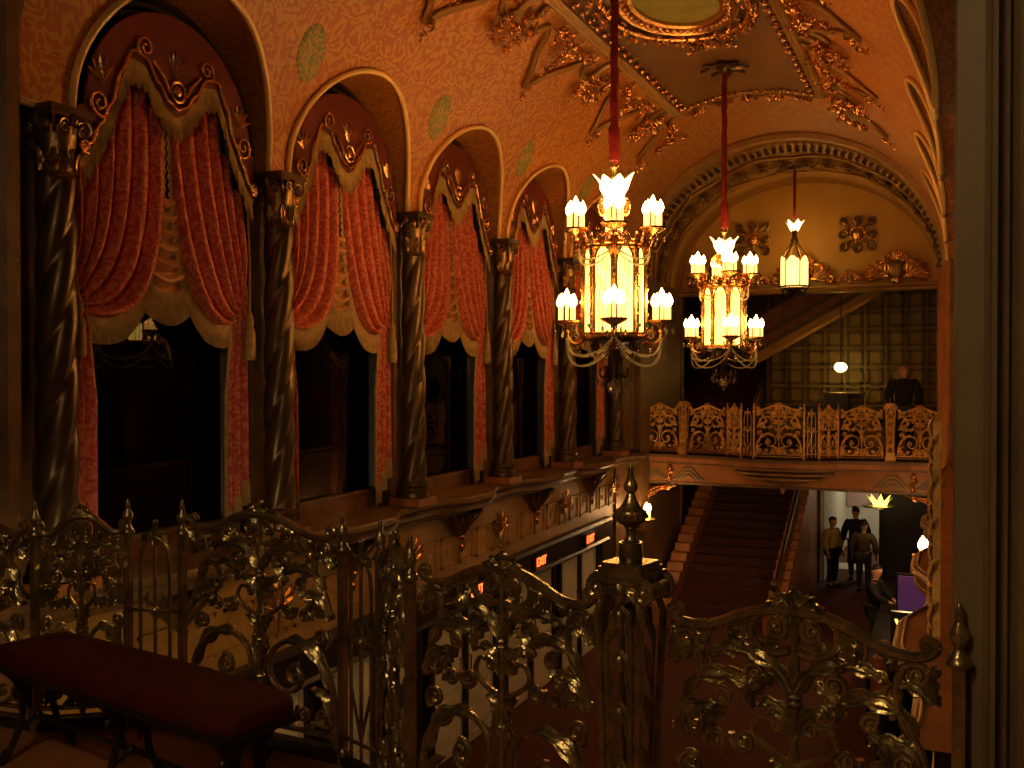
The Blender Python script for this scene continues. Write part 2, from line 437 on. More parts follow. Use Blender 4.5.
# cream doors in pairs
for i, c in enumerate((7.55, 9.85, 12.15, 14.45, 16.68)):
    t = empty('door_%d' % (i+1), (-6.1, c, GF)); struct(t, 'pair of cream lobby doors')
    fr = MB(); fr.box(-.12, .05, -1.06, -.93, 0, 1.98); fr.box(-.12, .05, .93, 1.06, 0, 1.98); fr.box(-.12, .04, -.06, .06, 0, 1.98); fr.build('door_frame', 'black', t, False)
    for s in (-1, 1):
        b = MB(); y0, y1 = (-.93, -.06) if s < 0 else (.06, .93); b.box(-.06, 0, y0, y1, .02, 1.96)
        for z0, z1 in ((.12, .8), (.9, 1.86)):
            b.box(0, .012, y0+.1, y0+.12, z0, z1); b.box(0, .012, y1-.12, y1-.1, z0, z1); b.box(0, .012, y0+.1, y1-.1, z0, z0+.02); b.box(0, .012, y0+.1, y1-.1, z1-.02, z1)
        lf = b.build('door_leaf', 'cream', t, False)
        h = MB(); h.tube([(.0, -s*-.12, 1.0), (.05, s*.12, 1.0), (.05, s*.12, 1.25), (0, s*.12, 1.25)], .012); h.build('door_handle', 'brass', lf)

def text_mesh(txt, size, depth):
    cu = bpy.data.curves.new('lettering', 'FONT'); cu.body = txt; cu.size = size; cu.extrude = depth; cu.align_x = 'CENTER'; cu.align_y = 'CENTER'; cu.resolution_u = 2
    o = bpy.data.objects.new('lettering', cu); col.objects.link(o); dg = bpy.context.evaluated_depsgraph_get(); me = bpy.data.meshes.new_from_object(o.evaluated_get(dg))
    bpy.data.objects.remove(o); return me
exit_me = text_mesh('EXIT', .19, .004); exit_me.materials.clear(); exit_me.materials.append(M['exit_red'])
for i, c in enumerate((9.85, 12.15, 14.45, 16.75)):
    t = empty('exit_sign', (-5.95, c, -1.28)); tag(t, 'small lit red EXIT sign over the lobby doors, ' + ['nearest one, behind the railing', 'third from the far end', 'second from the far end', 'farthest one'][i], 'exit sign', 'lit exit signs over the doors')
    b = MB(); b.box(0, .05, -.26, .26, -.11, .11); b.build('sign_box', 'dark', t, False)
    b = MB(); b.tube([(.055, -.25, -.10), (.055, .25, -.10), (.055, .25, .10), (.055, -.25, .10)], .012, 6, closed=True); b.build('sign_frame', 'bronze', t)
    o = bpy.data.objects.new('lettering', exit_me); col.objects.link(o); o.parent = t; o.rotation_euler = (R(90), 0, R(90)); o.location = (.056, 0, 0); o['label'] = 'glowing red letters EXIT'

# ------------------------------------------------------------------ windows
def window_mesh(i, c):
    t = empty('window_%d' % (i+1), (XG, c, 0)); struct(t, 'tall arched window, dark glass')
    ro, ri = RA+.0, RA-.17
    path = [(-ro, .1), (-ro, ZS+STILT)] + [(-ro*math.cos(PI*k/32), ZS+STILT+ro*math.sin(PI*k/32)) for k in range(33)] + [(ro, .1)]
    prof = [(1.0, .16), (.97, .17), (.95, .12), (.93, .15), (.90, .15), (.88, .10), (.85, .10), (.83, .05), (.80, .0)]
    b = MB(); rows = []
    for q, x in prof:
        r = ro*q; rows.append([(x, -r, .1)] + [(x, -r*math.cos(PI*k/32), ZS+STILT+r*math.sin(PI*k/32)) for k in range(33)] + [(x, r, .1)])
    b.grid(rows); fr = b.build('window_frame', 'frame', t)
    r = ro*.81; poly = [(-r, .1)] + [(-r*math.cos(PI*k/32), ZS+STILT+r*math.sin(PI*k/32)) for k in range(33)] + [(r, .1)]
    b = MB(); b.prism(poly, 0, -.012, 0.0); b.build('pane', 'glass', t, False)
    b = MB(); b.box(.0, .05, -r, r, .1, .30); b.box(0, .09, -r, r, .28, .31); b.build('bottom_rail', 'wood', t, False)
for i, c in enumerate(BAY): window_mesh(i, c)

# ------------------------------------------------------------------ curtains
def zlow(u):
    a = abs(u); pts = [(0, 3.86), (.10, 3.90), (.22, 4.03), (.36, 4.20), (.50, 4.22), (.62, 4.02), (.72, 3.74), (.84, 3.55), (.92, 3.40), (1.02, 3.30)]
    for (x0, z0), (x1, z1) in zip(pts, pts[1:]):
        if a <= x1: q = (a-x0)/(x1-x0); q = q*q*(3-2*q); return z0+(z1-z0)*q
    return 3.3
def ztop(u): return ZS+STILT+math.sqrt(max(0, (RA-.19)**2-u*u))
def make_curtain():
    t = empty('window_curtain')
    us = [-1.02+2.04*k/80 for k in range(81)]
    b = MB()
    for x in (.27, .30): b.grid([[(x, u, zlow(u)-.04) for u in us], [(x, u, max(zlow(u)+.01, ztop(u))) for u in us]])
    pel = b.build('pelmet', 'pelmet', t)
    b = MB()
    b.tube([(.315, u, zlow(u)+.02) for u in us], .016, 6)
    for s in (-1, 1):
        for cx, cz, r, a0, d in ((.36, 4.30, .10, -1.2, 1), (.84, 3.74, .115, -2.2, 1), (.98, 3.38, .06, -2.0, 1)):
            b.tube([(.32, s*x, z) for x, z in spiral(cx, cz, r, 1.6, a0, d)], [.016-.008*k/20 for k in range(40)][:len(spiral(cx, cz, r, 1.6, a0, d))], 6)
        for k in range(5):
            a = R(20+28*k); b.leaf([(.31, s*(.80+.16*q*math.cos(a)), 3.92+.2*q*math.sin(a)) for q in [j/5 for j in range(6)]], .022, (1, 0, 0))
        b.tube([(.32, s*x, z) for x, z in ((.10, 4.0), (.15, 4.1), (.22, 4.16), (.28, 4.22))], .014, 6)
    for k in range(5):
        a = R(50+20*k); b.leaf([(.31, .16*q*math.cos(a), 4.15+.22*q*math.sin(a)) for q in [j/5 for j in range(6)]], .024, (1, 0, 0))
    b.tube([(.32, x, z) for x, z in spiral(0, 4.03, .085, 1.0, 0, 1, 1)], .015, 6); b.blob((.32, 0, 4.03), .045, (.5, 1, 1))
    b.build('gold_braid', 'gilt', pel)
    b = MB(); rows = []
    us2 = [-1.0+2.0*k/260 for k in range(261)]
    for q in (0, .3, .7, 1): rows.append([(.295+.010*math.sin(k*1.9)*q+.01*q, u, zlow(u)-.02-q*(.23+.015*math.sin(k*.7))) for k, u in enumerate(us2)])
    b.grid(rows); b.build('fringe', 'olive', pel)
    # swags
    for s in (-1, 1):
        b = MB(); rows = []; NSW, NT = 90, 26; edge = []
        for i in range(NSW+1):
            q = i/NSW; u0 = .98-.93*q; z0 = zlow(u0)-.05
            g = (1.0, 2.30-.10*q); p1 = (u0-.01, z0-(z0-2.2)*(.45+.55*q)); p2 = (1.0-.48*q**1.2, 2.58-.66*q**1.3)
            cv = bez((u0, z0), p1, p2, g, NT); row = []
            for j, (u, z) in enumerate(cv):
                tt = j/NT; pr = math.sin(PI*min(1, .15+.85*tt))**.5
                fold = .5*math.tanh(1.9*math.sin(2*PI*5.6*q+.35*math.sin(tt*3)+.6*math.sin(5*q)))*.15*pr*(.35+.65*(1-abs(.5-tt)))
                row.append((.14+.05*pr+fold+.05*q*math.sin(PI*tt), s*u, z))
            rows.append(row)
        edge = rows[-1]
        b.grid(rows); sw = b.build('swag', 'velvet', t)
        b = MB(); e2 = []
        fine = spline(edge, 8); rows = []
        for qq in (0, .35, .7, 1):
            r = []
            for k, p in enumerate(fine):
                tt = k/(len(fine)-1); L = .07+.17*min(1, tt*1.5)
                r.append((p[0]+.01+.012*math.sin(k*1.7)*qq, p[1]-s*L*.55*qq*(1-tt)**.6, p[2]-L*qq*(.35+.65*tt)))
            rows.append(r)
        b.grid(rows); b.build('fringe', 'fringe', sw)
        # tail
        b = MB(); rows = []
        for j in range(25):
            z = 2.5-(2.5-.70)*j/24; wd = .14+.10*min(1, j/14); r = []
            for k in range(41):
                q = k/40; uu = 1.06-wd*2*q*.62; zz = z if j < 24 else z-.16*math.floor(q*3)/3
                r.append((.14+.055*math.sin(q*PI*5.0)*(.6+.4*j/24)+.03, s*uu, zz+(0 if j < 20 else -(.20*q)*(j-20)/4)))
            rows.append(r)
        b.grid(rows); tl = b.build('tail', 'velvet', t)
        b = MB(); last = spline(rows[-1], 4); rr = []
        for qq in (0, .5, 1): rr.append([(p[0]+.008+.008*math.sin(k*1.8)*qq, p[1]*(1+.0*qq), p[2]-.24*qq) for k, p in enumerate(last)])
        b.grid(rr); side_edge = [r[-1] for r in rows]; b.tube([Vector(p)+Vector((.005, 0, 0)) for p in side_edge], .016, 6); b.build('fringe', 'fringe', tl)
        b = MB(); b.lathe([(.012, .0), (.03, -.04), (.042, -.10), (.03, -.14), (.05, -.20), (.06, -.42), (.05, -.46)], 10, (.26, s*1.0, 2.25)); b.tube([(.26, s*1.0, 2.24), (.24, s*1.03, 2.6), (.2, s*1.05, 3.3)], .012); b.build('tassel', 'fringe', t)
    # centre cascade
    b = MB(); rows = []
    for j in range(41):
        z = 3.15-.72*j/40; wd = .09+.14*(j/40)**1.2; rows.append([(.18+.035*math.sin(j*PI/3.3)+.02*math.cos(PI*(q-.5)), (q-.5)*2*wd, z-.09*math.sin(PI*q)*(j/40)) for q in [k/16 for k in range(17)]])
    b.grid(rows); jb = b.build('cascade', 'lining', t)
    b = MB(); last = spline(rows[-1], 8); b.grid([[(p[0]+.01*math.sin(k*1.8)*qq+.01, p[1]*(1+.1*qq), p[2]-.27*qq) for k, p in enumerate(last)] for qq in (0, .5, 1)]); b.build('fringe', 'fringe', jb)
    return t
cur = make_curtain()
M['bead'].node_tree.nodes['Principled BSDF'].inputs['Transmission Weight'].default_value = .0
cl = ['nearest arched window', 'second window from the near end', 'third window from the near end', 'fourth window from the near end', 'farthest window, behind the large chandelier']
for i, c in enumerate(BAY):
    o = cur if i == 0 else copy_tree(cur); o.location = (XG+.02, c, 0)
    tag(o, 'red swagged velvet curtain with tan fringe on the ' + cl[i], 'curtain', 'swagged red curtains along the left wall')

# ------------------------------------------------------------------ twisted columns
def make_column():
    t = empty('twisted_column')
    b = MB(); b.box(-.20, .20, -.22, .22, 0, .09); b.build('plinth', 'orange', t, False)
    b = MB(); b.lathe([(.195, .09), (.20, .12), (.195, .16), (.165, .18), (.16, .21), (.18, .24), (.175, .27), (.15, .29)], 24); b.build('base', 'bronze', t)
    b = MB(); rows = []; H0, H1 = .28, 2.98
    for j in range(141):
        z = H0+(H1-H0)*j/140; q = j/140; r = .155-.014*q; row = []; tw = 2*PI*1.75*q
        for k in range(42):
            a = 2*PI*k/42; rr = r*(.78+.22*abs(math.cos(1.5*(a-tw)))**.8); row.append((rr*math.cos(a), rr*math.sin(a), z))
        rows.append(row)
    b.grid(rows, True); b.build('shaft', 'bronze', t)
    b = MB(); b.lathe([(.145, 2.96), (.165, 2.98), (.15, 3.0), (.14, 3.04), (.145, 3.16), (.165, 3.28), (.18, 3.34)], 20)
    for k in range(8):
        a = 2*PI*k/8; d = Vector((math.cos(a), math.sin(a), 0))
        b.leaf([d*(.145+.015*q+.08*max(0, q-.6))+Vector((0, 0, 3.02+.19*q-.10*max(0, q-.75))) for q in [j/7 for j in range(8)]], .04, d)
    for k in range(4):
        a = PI/4+k*PI/2; d = Vector((math.cos(a), math.sin(a), 0))
        b.tube([d*(.21+x)+Vector((0, 0, 3.34+z)) for x, z in spiral(0, 0, .075, 1.7, 2.2, -1)], .014, 6)
    for k in range(4):
        a = k*PI/2; d = Vector((math.cos(a), math.sin(a), 0)); b.blob(d*.19+Vector((0, 0, 3.38)), .045)
        sd = Vector((-d.y, d.x, 0))
        for s in (-1, 1): b.tube([d*.20+sd*s*(.095+x)+Vector((0, 0, 3.33+z)) for x, z in spiral(0, 0, .06, 1.5, 2.6, -1)], .011, 5)
    b.v = [(x*.88, y*.88, z) for x, y, z in b.v]; b.build('capital', 'capital', t)
    b = MB(); b.box(-.17, .165, -.18, .18, 3.40, 3.43); b.box(-.18, .18, -.195, .195, 3.43, 3.475); b.build('abacus', 'bronze', t, False)
    return t
c0 = make_column()
cn = ['nearest, at the dark left edge', 'between the nearest two curtains', 'third from the near end', 'fourth from the near end', 'left of the large chandelier', 'farthest, beside the end pilaster']
for i, p in enumerate(PIER):
    o = c0 if i == 0 else copy_tree(c0); o.location = (XL+.02, p, .09)
    tag(o, 'bronze twisted column with gilded capital, ' + cn[i], 'column', 'twisted columns along the left wall')

# ------------------------------------------------------------------ ceiling ornament
XF0, XF1, YF0, YF1 = -4.24, -1.90, 7.75, 16.25
mb = MB(); mb.grid([[vpt(XF0+(XF1-XF0)*k/24, YF0+(YF1-YF0)*j/2, .02) for k in range(25)] for j in range(3)])
mb.build('brown_centre_panel', 'panel', ceiling)['label'] = 'plain brown plaster panel'
def strap(mb, pts, r=.05, n=4):
    P = spline([(x, y, 0) for x, y in pts], n); mb_pts = [vpt(p.x, p.y, .03) for p in P]
    # flat moulding with two beads
    for off in (-.6, 0, .6):
        q = []
        for i, p in enumerate(mb_pts):
            t = (mb_pts[min(i+1, len(mb_pts)-1)]-mb_pts[max(i-1, 0)]).normalized(); sd = t.cross(vnorm(p.x)); q.append(p+sd*off*r)
        mb.tube(q, r*(.55 if off else .42), 6)
mb = MB()
strap(mb, [(XF0, YF0+(YF1-YF0)*k/20) for k in range(21)], .07, 2); strap(mb, [(XF1, YF0+(YF1-YF0)*k/20) for k in range(21)], .07, 2)
for y in (YF0, YF1): strap(mb, [(XF0+(XF1-XF0)*k/16, y) for k in range(17)], .06, 2)
gl = MB()
def clump(x0, y0, x1, y1, n, r):
    """carved gilded foliage running from one point to another"""
    for k in range(n):
        q = (k+.5)/n; x = x0+(x1-x0)*q; y = y0+(y1-y0)*q; wob = r*1.3*(1-.5*q)
        for m_ in range(3):
            a = rnd.uniform(0, 2*PI); rr = r*rnd.uniform(.5, 1.0)*(1-.3*q); dx, dy = wob*math.cos(a)*.8, wob*math.sin(a)*.8
            dl = rnd.uniform(0, 2*PI); L = rr*2.1
            pts = [vpt(x+dx+L*s_*math.cos(dl), y+dy+L*s_*math.sin(dl), .04+.09*math.sin(PI*s_*.8)*(.4+rr/.1)) for s_ in (0, .2, .45, .7, .9, 1)]
            gl.leaf(pts, rr*.5, vnorm(x), 3, .6)
        c = vpt(x, y, .09); gl.blob(c, r*.42)
for sx, xf in ((-1, XF0), (1, XF1)):
    for k in range(30):
        y = YF0+.2+(YF1-YF0-.4)*k/29; gl.blob(vpt(xf-sx*.13, y, .06), .045, (1, 1.2, 1), 5); gl.leaf([vpt(xf-sx*(.10+.12*q), y+.07*q, .05+.02*math.sin(PI*q)) for q in (0, .3, .6, 1)], .03, vnorm(xf), 2)
    tips = [6.7, 9.3, 11.95, 14.6, 17.1]
    for j, yt in enumerate(tips):
        xt = xf+sx*.90
        # pointed star: two straps running out to the tip with a curl part way
        for s in (-1, 1):
            if (j == 0 and s < 0) or (j == 4 and s > 0): 
                continue
            ya = yt+s*1.0
            strap(mb, [(xf+sx*.06, ya+s*.2), (xf+sx*.20, ya+s*.12), (xf+sx*.36, ya+s*.16), (xf+sx*.44, ya-s*.02), (xf+sx*.36, ya-s*.17), (xf+sx*.26, ya-s*.24), (xf+sx*.36, ya-s*.42), (xf+sx*.52, ya-s*.55), (xf+sx*.72, ya-s*.82), (xt, yt)], .048)
            clump(xf+sx*.34, ya+s*.02, xf+sx*.72, ya-s*.0+s*.12, 4, .075)
            clump(xf+sx*.16, ya-s*.3, xf+sx*.3, yt+s*.1, 5, .07)
        clump(xt-sx*.06, yt, xt+sx*.14, yt, 2, .06)
        clump(xf+sx*.22, yt, xf+sx*.62, yt, 5, .08)
        if j < 4:
            ym = (tips[j]+tips[j+1])/2; clump(xf+sx*.2, ym, xf+sx*.66, ym, 5, .075)
for yf, s in ((YF0, -1), (YF1, 1)):
    for k in range(18):
        x = XF0+.15+(XF1-XF0-.3)*k/17; gl.blob(vpt(x, yf-s*.12, .06), .035, (1, 1, 1), 5)
    for k in range(5):
        x = XF0+.3+(XF1-XF0-.6)*k/4; clump(x-.15, yf+s*.18, x+.15, yf+s*.2, 3, .06)
    strap(mb, [(XF0+.1+.3*k, yf+s*(.14+.20*((k+1) % 2))) for k in range(8)], .03)
    for xf, sx in ((XF0, -1), (XF1, 1)): strap(mb, [(xf, yf), (xf+sx*.2, yf+s*.2), (xf+sx*.55, yf+s*.42), (xf+sx*.85, yf+s*.62)], .035)
mb.build('plaster_strapwork', 'strap', ceiling)['label'] = 'ochre star-shaped plaster strapwork'
# oval centre
OX, OY = -3.06, 11.7
def oval(ax, ay, off, n=48): return [vpt(OX+ax*math.cos(2*PI*k/n), OY+ay*math.sin(2*PI*k/n), off) for k in range(n)]
b = MB(); b.grid([[vpt(OX+.52*q*math.cos(2*PI*k/40), OY+.95*q*math.sin(2*PI*k/40), .06+.03*(1-q)) for k in range(40)] for q in (.01, .4, .7, 1)], True); b.build('oval_boss', 'green', ceiling)['label'] = 'green oval boss in a gilded wreath'
for ax, ay, r in ((.54, .98, .045), (.68, 1.22, .05), (.84, 1.50, .035)): gl.tube(oval(ax, ay, .08), r, 6, closed=True)
for k in range(46):
    a = 2*PI*k/46; p = vpt(OX+.61*math.cos(a), OY+1.10*math.sin(a), .10); gl.blob(p, .05, n=5)
for k in range(34):
    a = 2*PI*k/34; clump(OX+.78*math.cos(a), OY+1.4*math.sin(a), OX+.98*math.cos(a), OY+1.75*math.sin(a), 2, .065)
for s in (-1, 1): clump(OX-.3, OY+s*1.85, OX+.3, OY+s*1.85, 5, .08); strap(mb2 := MB(), [(OX-.35, OY+s*1.8), (OX, OY+s*2.15), (OX+.35, OY+s*1.8)], .03); mb2.build('strapwork_point', 'strap', ceiling)
gl.build('gilded_foliage', 'gilt', ceiling)['label'] = 'carved gilded foliage'

# painted medallions on the spandrels
for i, p in enumerate(PIER[:5]):
    b = MB(); rows = []
    yc = p+.13
    cpt = vpt(XC-2.62, yc, 0)
    ph0 = math.acos((-2.62)/A)
    for q, off in ((.02, .012), (.5, .012), (.9, .012), (1.0, .0)):
        r = []
        for k in range(28):
            a = 2*PI*k/28; ph = ph0+.105*q*math.sin(a); yy = yc+.20*q*math.cos(a)+.12*q*math.sin(a)*.4
            nn = Vector((math.cos(ph)/A, 0, math.sin(ph)/B)).normalized(); r.append(Vector((XC+A*math.cos(ph), yy, ZS+B*math.sin(ph)))-nn*off)
        rows.append(r)
    b.grid(rows, True); o = b.build('painted_medallion', 'medal')
    tag(o, 'green oval medallion on the vault above the %s twisted column from the near end' % names[i], 'medallion', 'green medallions between the arches')

# ------------------------------------------------------------------ far arch, lunette and gallery
prof = [(19.38, 2.93, 2.64), (19.40, 2.84, 2.54), (19.50, 2.82, 2.52), (19.55, 2.87, 2.57), (19.62, 2.87, 2.57), (19.68, 2.82, 2.50), (20.1, 2.80, 2.46), (20.16, 2.76, 2.42), (20.24, 2.80, 2.45),
        (20.3, 2.82, 2.47), (21.9, 2.80, 2.36), (21.95, 2.74, 2.30), (22.05, 2.72, 2.27), (22.1, 2.76, 2.30), (22.6, 2.72, 2.25)]
mb = MB(); mb.grid([[(XC+a*math.cos(PI*k/48), y, 3.55+bb*math.sin(PI*k/48)) for k in range(49)] for y, a, bb in prof])
fa = struct(mb.build('trim_17', 'strap'), 'moulded archway at the far end of the vault')
gl = MB()
for k in range(60):
    t_ = PI*(k+.5)/60; d = Vector((-math.cos(t_), 0, -math.sin(t_))); p = Vector((XC+2.80*math.cos(t_), 19.9, 3.55+2.46*math.sin(t_)))
    gl.leaf([p+Vector((0, -.16+.32*q, 0))+d*.03 for q in (0, .25, .5, .75, 1)], .05, d, 3, .8)
for k in range(20):
    t_ = PI*(k+.5)/20; d = Vector((-math.cos(t_), 0, -math.sin(t_))); tg = Vector((-math.sin(t_), 0, math.cos(t_)))
    p = Vector((XC+2.80*math.cos(t_), 21.0, 3.55+2.40*math.sin(t_)))
    for a in range(7):
        aa = 2*PI*a/7+k; v = tg*math.cos(aa)*.22+Vector((0, math.sin(aa)*.34, 0)); gl.leaf([p+v*q+d*.05*math.sin(PI*q*.7) for q in (.05, .3, .6, .8, 1)], .05, d, 3)
    gl.blob(p+d*.05, .06)
gl.build('carved_foliage', 'panel', fa)
mb = MB()
for k in range(13):
    t_ = PI*(k+.5)/13
    for dy in (20.45, 21.65): pass
mb.tube([(XC+2.79*math.cos(PI*k/48), 20.5+.12*math.cos(k*PI/4), 3.55+2.43*math.sin(PI*k/48)) for k in range(49)], .03, 6); mb.tube([(XC+2.78*math.cos(PI*k/48), 21.6-.12*math.cos(k*PI/4), 3.55+2.36*math.sin(PI*k/48)) for k in range(49)], .03, 6)
mb.build('strapwork', 'strap', fa)
# lunette wall with an opening below
mb = MB(); poly = [(XC-2.74, 3.50)] + [(XC+2.74*math.cos(PI-PI*k/40), 3.55+2.27*math.sin(PI*k/40)) for k in range(41)] + [(XC+2.74, 3.50)]
mb.prism(poly, 1, 22.6, 22.8); wf = struct(mb.build('wall_far', 'lunette'), 'ochre lunette wall at the far end')
mb = MB(); mb.prism([(22.45, 3.40), (22.42, 3.46), (22.50, 3.50), (22.50, 3.56), (22.62, 3.58), (22.85, 3.58), (22.85, 3.40)], 0, XC-2.8, XC+2.8); mb.build('cornice', 'strap', wf, False)
def rosette(x, z, s, name, label):
    t = empty(name, (x, 22.58, z)); b = MB()
    for dx, dz in ((-1, -1), (-1, 1), (1, -1), (1, 1), (0, 1.1), (0, -1.1), (1.1, 0), (-1.1, 0)):
        sg = 1 if dx*dz >= 0 else -1
        b.tube([(s*.30*dx+u*s, -.04, s*.30*dz+v*s) for u, v in spiral(0, 0, .13, 1.5, math.atan2(-dz, -dx), sg)], .026*s+.006, 5)
        b.leaf([(s*dx*q*.42, -.03-.03*math.sin(PI*q), s*dz*q*.42) for q in (.25, .4, .6, .8, 1)], .035*s, (0, -1, 0), 3)
    b.build('scrolls', 'capital', t)
    b = MB(); b.tube([(s*.17*math.cos(2*PI*k/20), -.04, s*.17*math.sin(2*PI*k/20)) for k in range(20)], .025, 6, closed=True); b.blob((0, -.02, 0), s*.14, (1, .5, 1)); b.build('boss', 'gilt', t)
    return tag(t, label, 'plaster ornament', 'square rosettes on the lunette wall')
rosette(-1.92, 4.62, .9, 'wall_rosette', 'square scrolled rosette on the lunette wall, right of the hanging lantern')
rosette(-4.14, 4.62, .9, 'wall_rosette', 'square scrolled rosette on the lunette wall, left of the hanging lantern')
def cartouche(x, s, label):
    t = empty('cartouche', (x, 22.48, 3.62)); b = MB()
    for sg in (-1, 1):
        b.tube([(sg*s*(.30+u), -.05, s*(.30+v)) for u, v in spiral(0, 0, .24, 1.4, -2.0, 1)], .035*s+.012, 6)
        for k in range(5):
            a = R(-10+25*k); b.leaf([(sg*s*(.25+.55*q*math.cos(a)), -.05-.04*math.sin(PI*q), s*(.12+.42*q*math.sin(a))) for q in [j/6 for j in range(7)]], .085*s, (0, -1, 0), 4)
        b.tube([(sg*s*(.62+u), -.05, s*(.06+v)) for u, v in spiral(0, 0, .13, 1.4, 2.0, -1)], .03*s+.01, 5)
    for k in range(7):
        a = R(30+20*k); b.leaf([(s*.34*q*math.cos(a), -.06-.03*q, s*(.42+.34*q*math.sin(a))) for q in [j/6 for j in range(7)]], .06*s, (0, -1, 0), 3)
    b.build('scrolls', 'gilt', t); b = MB(); b.blob((0, -.04, s*.27), s*.22, (1, .4, 1.25), 10); b.build('shield', 'capital', t)
    b = MB(); b.blob((0, -.10, -.02), s*.12, (1.2, .7, .9), 8); b.build('shell', 'gilt', t)
    return tag(t, label, 'plaster ornament', 'gilded cartouches along the lunette cornice')
cartouche(XC+1.9, .85, 'large gilded cartouche on the lunette cornice at the right end')
cartouche(XC, .85, 'large gilded cartouche on the lunette cornice below the hanging lantern')
cartouche(XC-1.9, .85, 'large gilded cartouche on the lunette cornice at the left end, behind the second chandelier')
cartouche(XC+.97, .36, 'small gilded cartouche on the lunette cornice right of the lantern')
cartouche(XC-.97, .36, 'small gilded cartouche on the lunette cornice left of the lantern')

# side walls of the far gallery and foyer
mb = MB(); mb.box(-6.4, -5.78, 19.42, 22.6, -3.45, 3.55); mb.box(-7.6, -5.75, 22.6, 22.8, -3.45, 3.55); mb.box(-7.6, -7.4, 22.8, 33, -3.45, 6)
struct(mb.build('wall_gallery_left', 'ledge'), 'left wall of the far gallery')
mb = MB(); mb.box(-.28, .3, 19.42, 22.6, -3.45, 3.55); mb.box(-.35, .3, 22.6, 28.3, -3.45, 3.6)
struct(mb.build('wall_gallery_right', 'orange'), 'right wall of the far gallery')
# upper foyer slab, ceiling
mb = MB(); mb.box(-6.0, -.2, 20.4, 22.4, -.5, 0); mb.box(-3.05, -.2, 22.4, 28, -.5, 0); mb.box(-7.5, -3.05, 26.9, 28, -.5, 0)
struct(mb.build('floor_gallery', 'parquet'), 'floor of the far gallery')
mb = MB(); mb.box(-7.5, .3, 22.8, 33, 6.3, 6.5); struct(mb.build('ceiling_foyer', 'wood'), 'dark foyer ceiling')
# coffered back wall
mb = MB(); mb.box(-4.75, -.2, 28.0, 28.2, -.5, 6.3); cw = struct(mb.build('wall_back', 'coffer'), 'olive coffered wall of the foyer')
b = MB()
for i in range(9):
    for j in range(8):
        x0 = -4.65+i*.5; z0 = .35+j*.5
        b.box(x0, x0+.42, 27.93, 28.02, z0, z0+.07); b.box(x0, x0+.42, 27.93, 28.02, z0+.35, z0+.42); b.box(x0, x0+.07, 27.93, 28.02, z0, z0+.42); b.box(x0+.35, x0+.42, 27.93, 28.02, z0, z0+.42)
b.build('coffer_moulding', 'coffershade', cw, False)
mb = MB(); mb.box(-7.4, -4.7, 32.4, 32.6, 0, 6.3); struct(mb.build('wall_stair_end', 'wood'), 'dark wall at the top of the stairs')
# raking underside of the upper flight
t = empty('upper_flight', (0, 0, 0)); tag(t, 'raking underside of an upper staircase crossing the coffered wall, banded red and cream', 'staircase')
def rake(z_off, th, y0, y1, m, name):
    b = MB(); x0, x1 = -5.0, -.4; s = .56; z0 = 1.88+z_off; z1 = z0+(x1-x0)*s
    b.prism([(x0, z0), (x1, z1), (x1, z1+th), (x0, z0+th)], 1, y0, y1); b.build(name, m, t, False)
rake(0, .20, 26.9, 27.82, 'lunette', 'lower_band'); rake(.20, .12, 26.8, 27.82, 'ledge', 'string_moulding'); rake(.32, .22, 26.85, 27.82, 'marble', 'red_band'); rake(.54, .10, 26.75, 27.82, 'ledge', 'string_moulding'); rake(.64, .5, 26.85, 27.82, 'marble', 'balustrade_wall')

# ------------------------------------------------------------------ far balcony front
def bow_y(x):
    d = abs(x+3.08); pts = [(0, -.65), (.49, -.65), (.75, -.56), (1.07, -.30), (2.0, -.16), (2.3, -.06), (9, -.0)]
    for (a, y0), (b2, y1) in zip(pts, pts[1:]):
        if d <= b2: return y0+(y1-y0)*(d-a)/(b2-a)
xs = [-5.97+5.9*k/60 for k in range(61)]
def fbal(off, z0, z1, m, name, parent=None, yy=None):
    b = MB(); f = [(x, 20.12-off+(0 if yy is None else yy(x))) for x in xs]
    b.prism(f+[(xs[-1], 20.4), (xs[0], 20.4)], 2, z0, z1); return b.build(name, m, parent, False)
bulge = bow_y
bal = struct(fbal(0, -.60, -.06, 'orange', 'floor_balcony'), 'orange front of the far balcony')
fbal(.10, -.06, .0, 'ledge', 'cornice', bal, bulge); fbal(.05, -.15, -.06, 'marble', 'cornice', bal, bulge); fbal(.07, -.19, -.15, 'ledge', 'cornice', bal, lambda x: bulge(x)*.8); fbal(.03, -.62, -.57, 'ledge', 'bottom_moulding', bal)
b = MB()
rows = [[(-3.08+(1.05*(1-q)**.55+.03)*math.sin(t_), 20.11-(.55*(1-q)**1.1+.03)*math.cos(t_), -.19-.36*q) for t_ in [(-PI/2+PI*k/24) for k in range(25)]] for q in [j/10 for j in range(11)]]
b.grid(rows); b.build('centre_corbel', 'ledge', bal)
b = MB()
for zz, sc_ in ((-.20, 1.0), (-.30, .86), (-.40, .68)):
    b.tube([(-3.08+1.08*sc_*math.sin(t_), 20.10-(.57*sc_)*math.cos(t_), zz) for t_ in [(-PI/2+PI*k/24) for k in range(25)]], .025, 6)
b.lathe([(.01, -.72), (.04, -.66), (.05, -.60), (.02, -.56)], 10, (-3.08, 20.05, 0)); b.build('corbel_moulding', 'strap', bal)
b = MB()
for sx in (-1, 1):
    for xo, s in ((1.95, 1.0), (2.62, .75)):
        x = XC+sx*xo
        for rr in (.33, .22, .12): b.tube([(x-s*rr, 20.11, -.52), (x-s*rr*.75, 20.11, -.47), (x-s*rr*.25, 20.11, -.52+s*rr*.72), (x+s*rr*.25, 20.11, -.52+s*rr*.72), (x+s*rr*.75, 20.11, -.47), (x+s*rr, 20.11, -.52)], .02, 6)
b.build('chevron_relief', 'pilaster', bal)
b = MB()
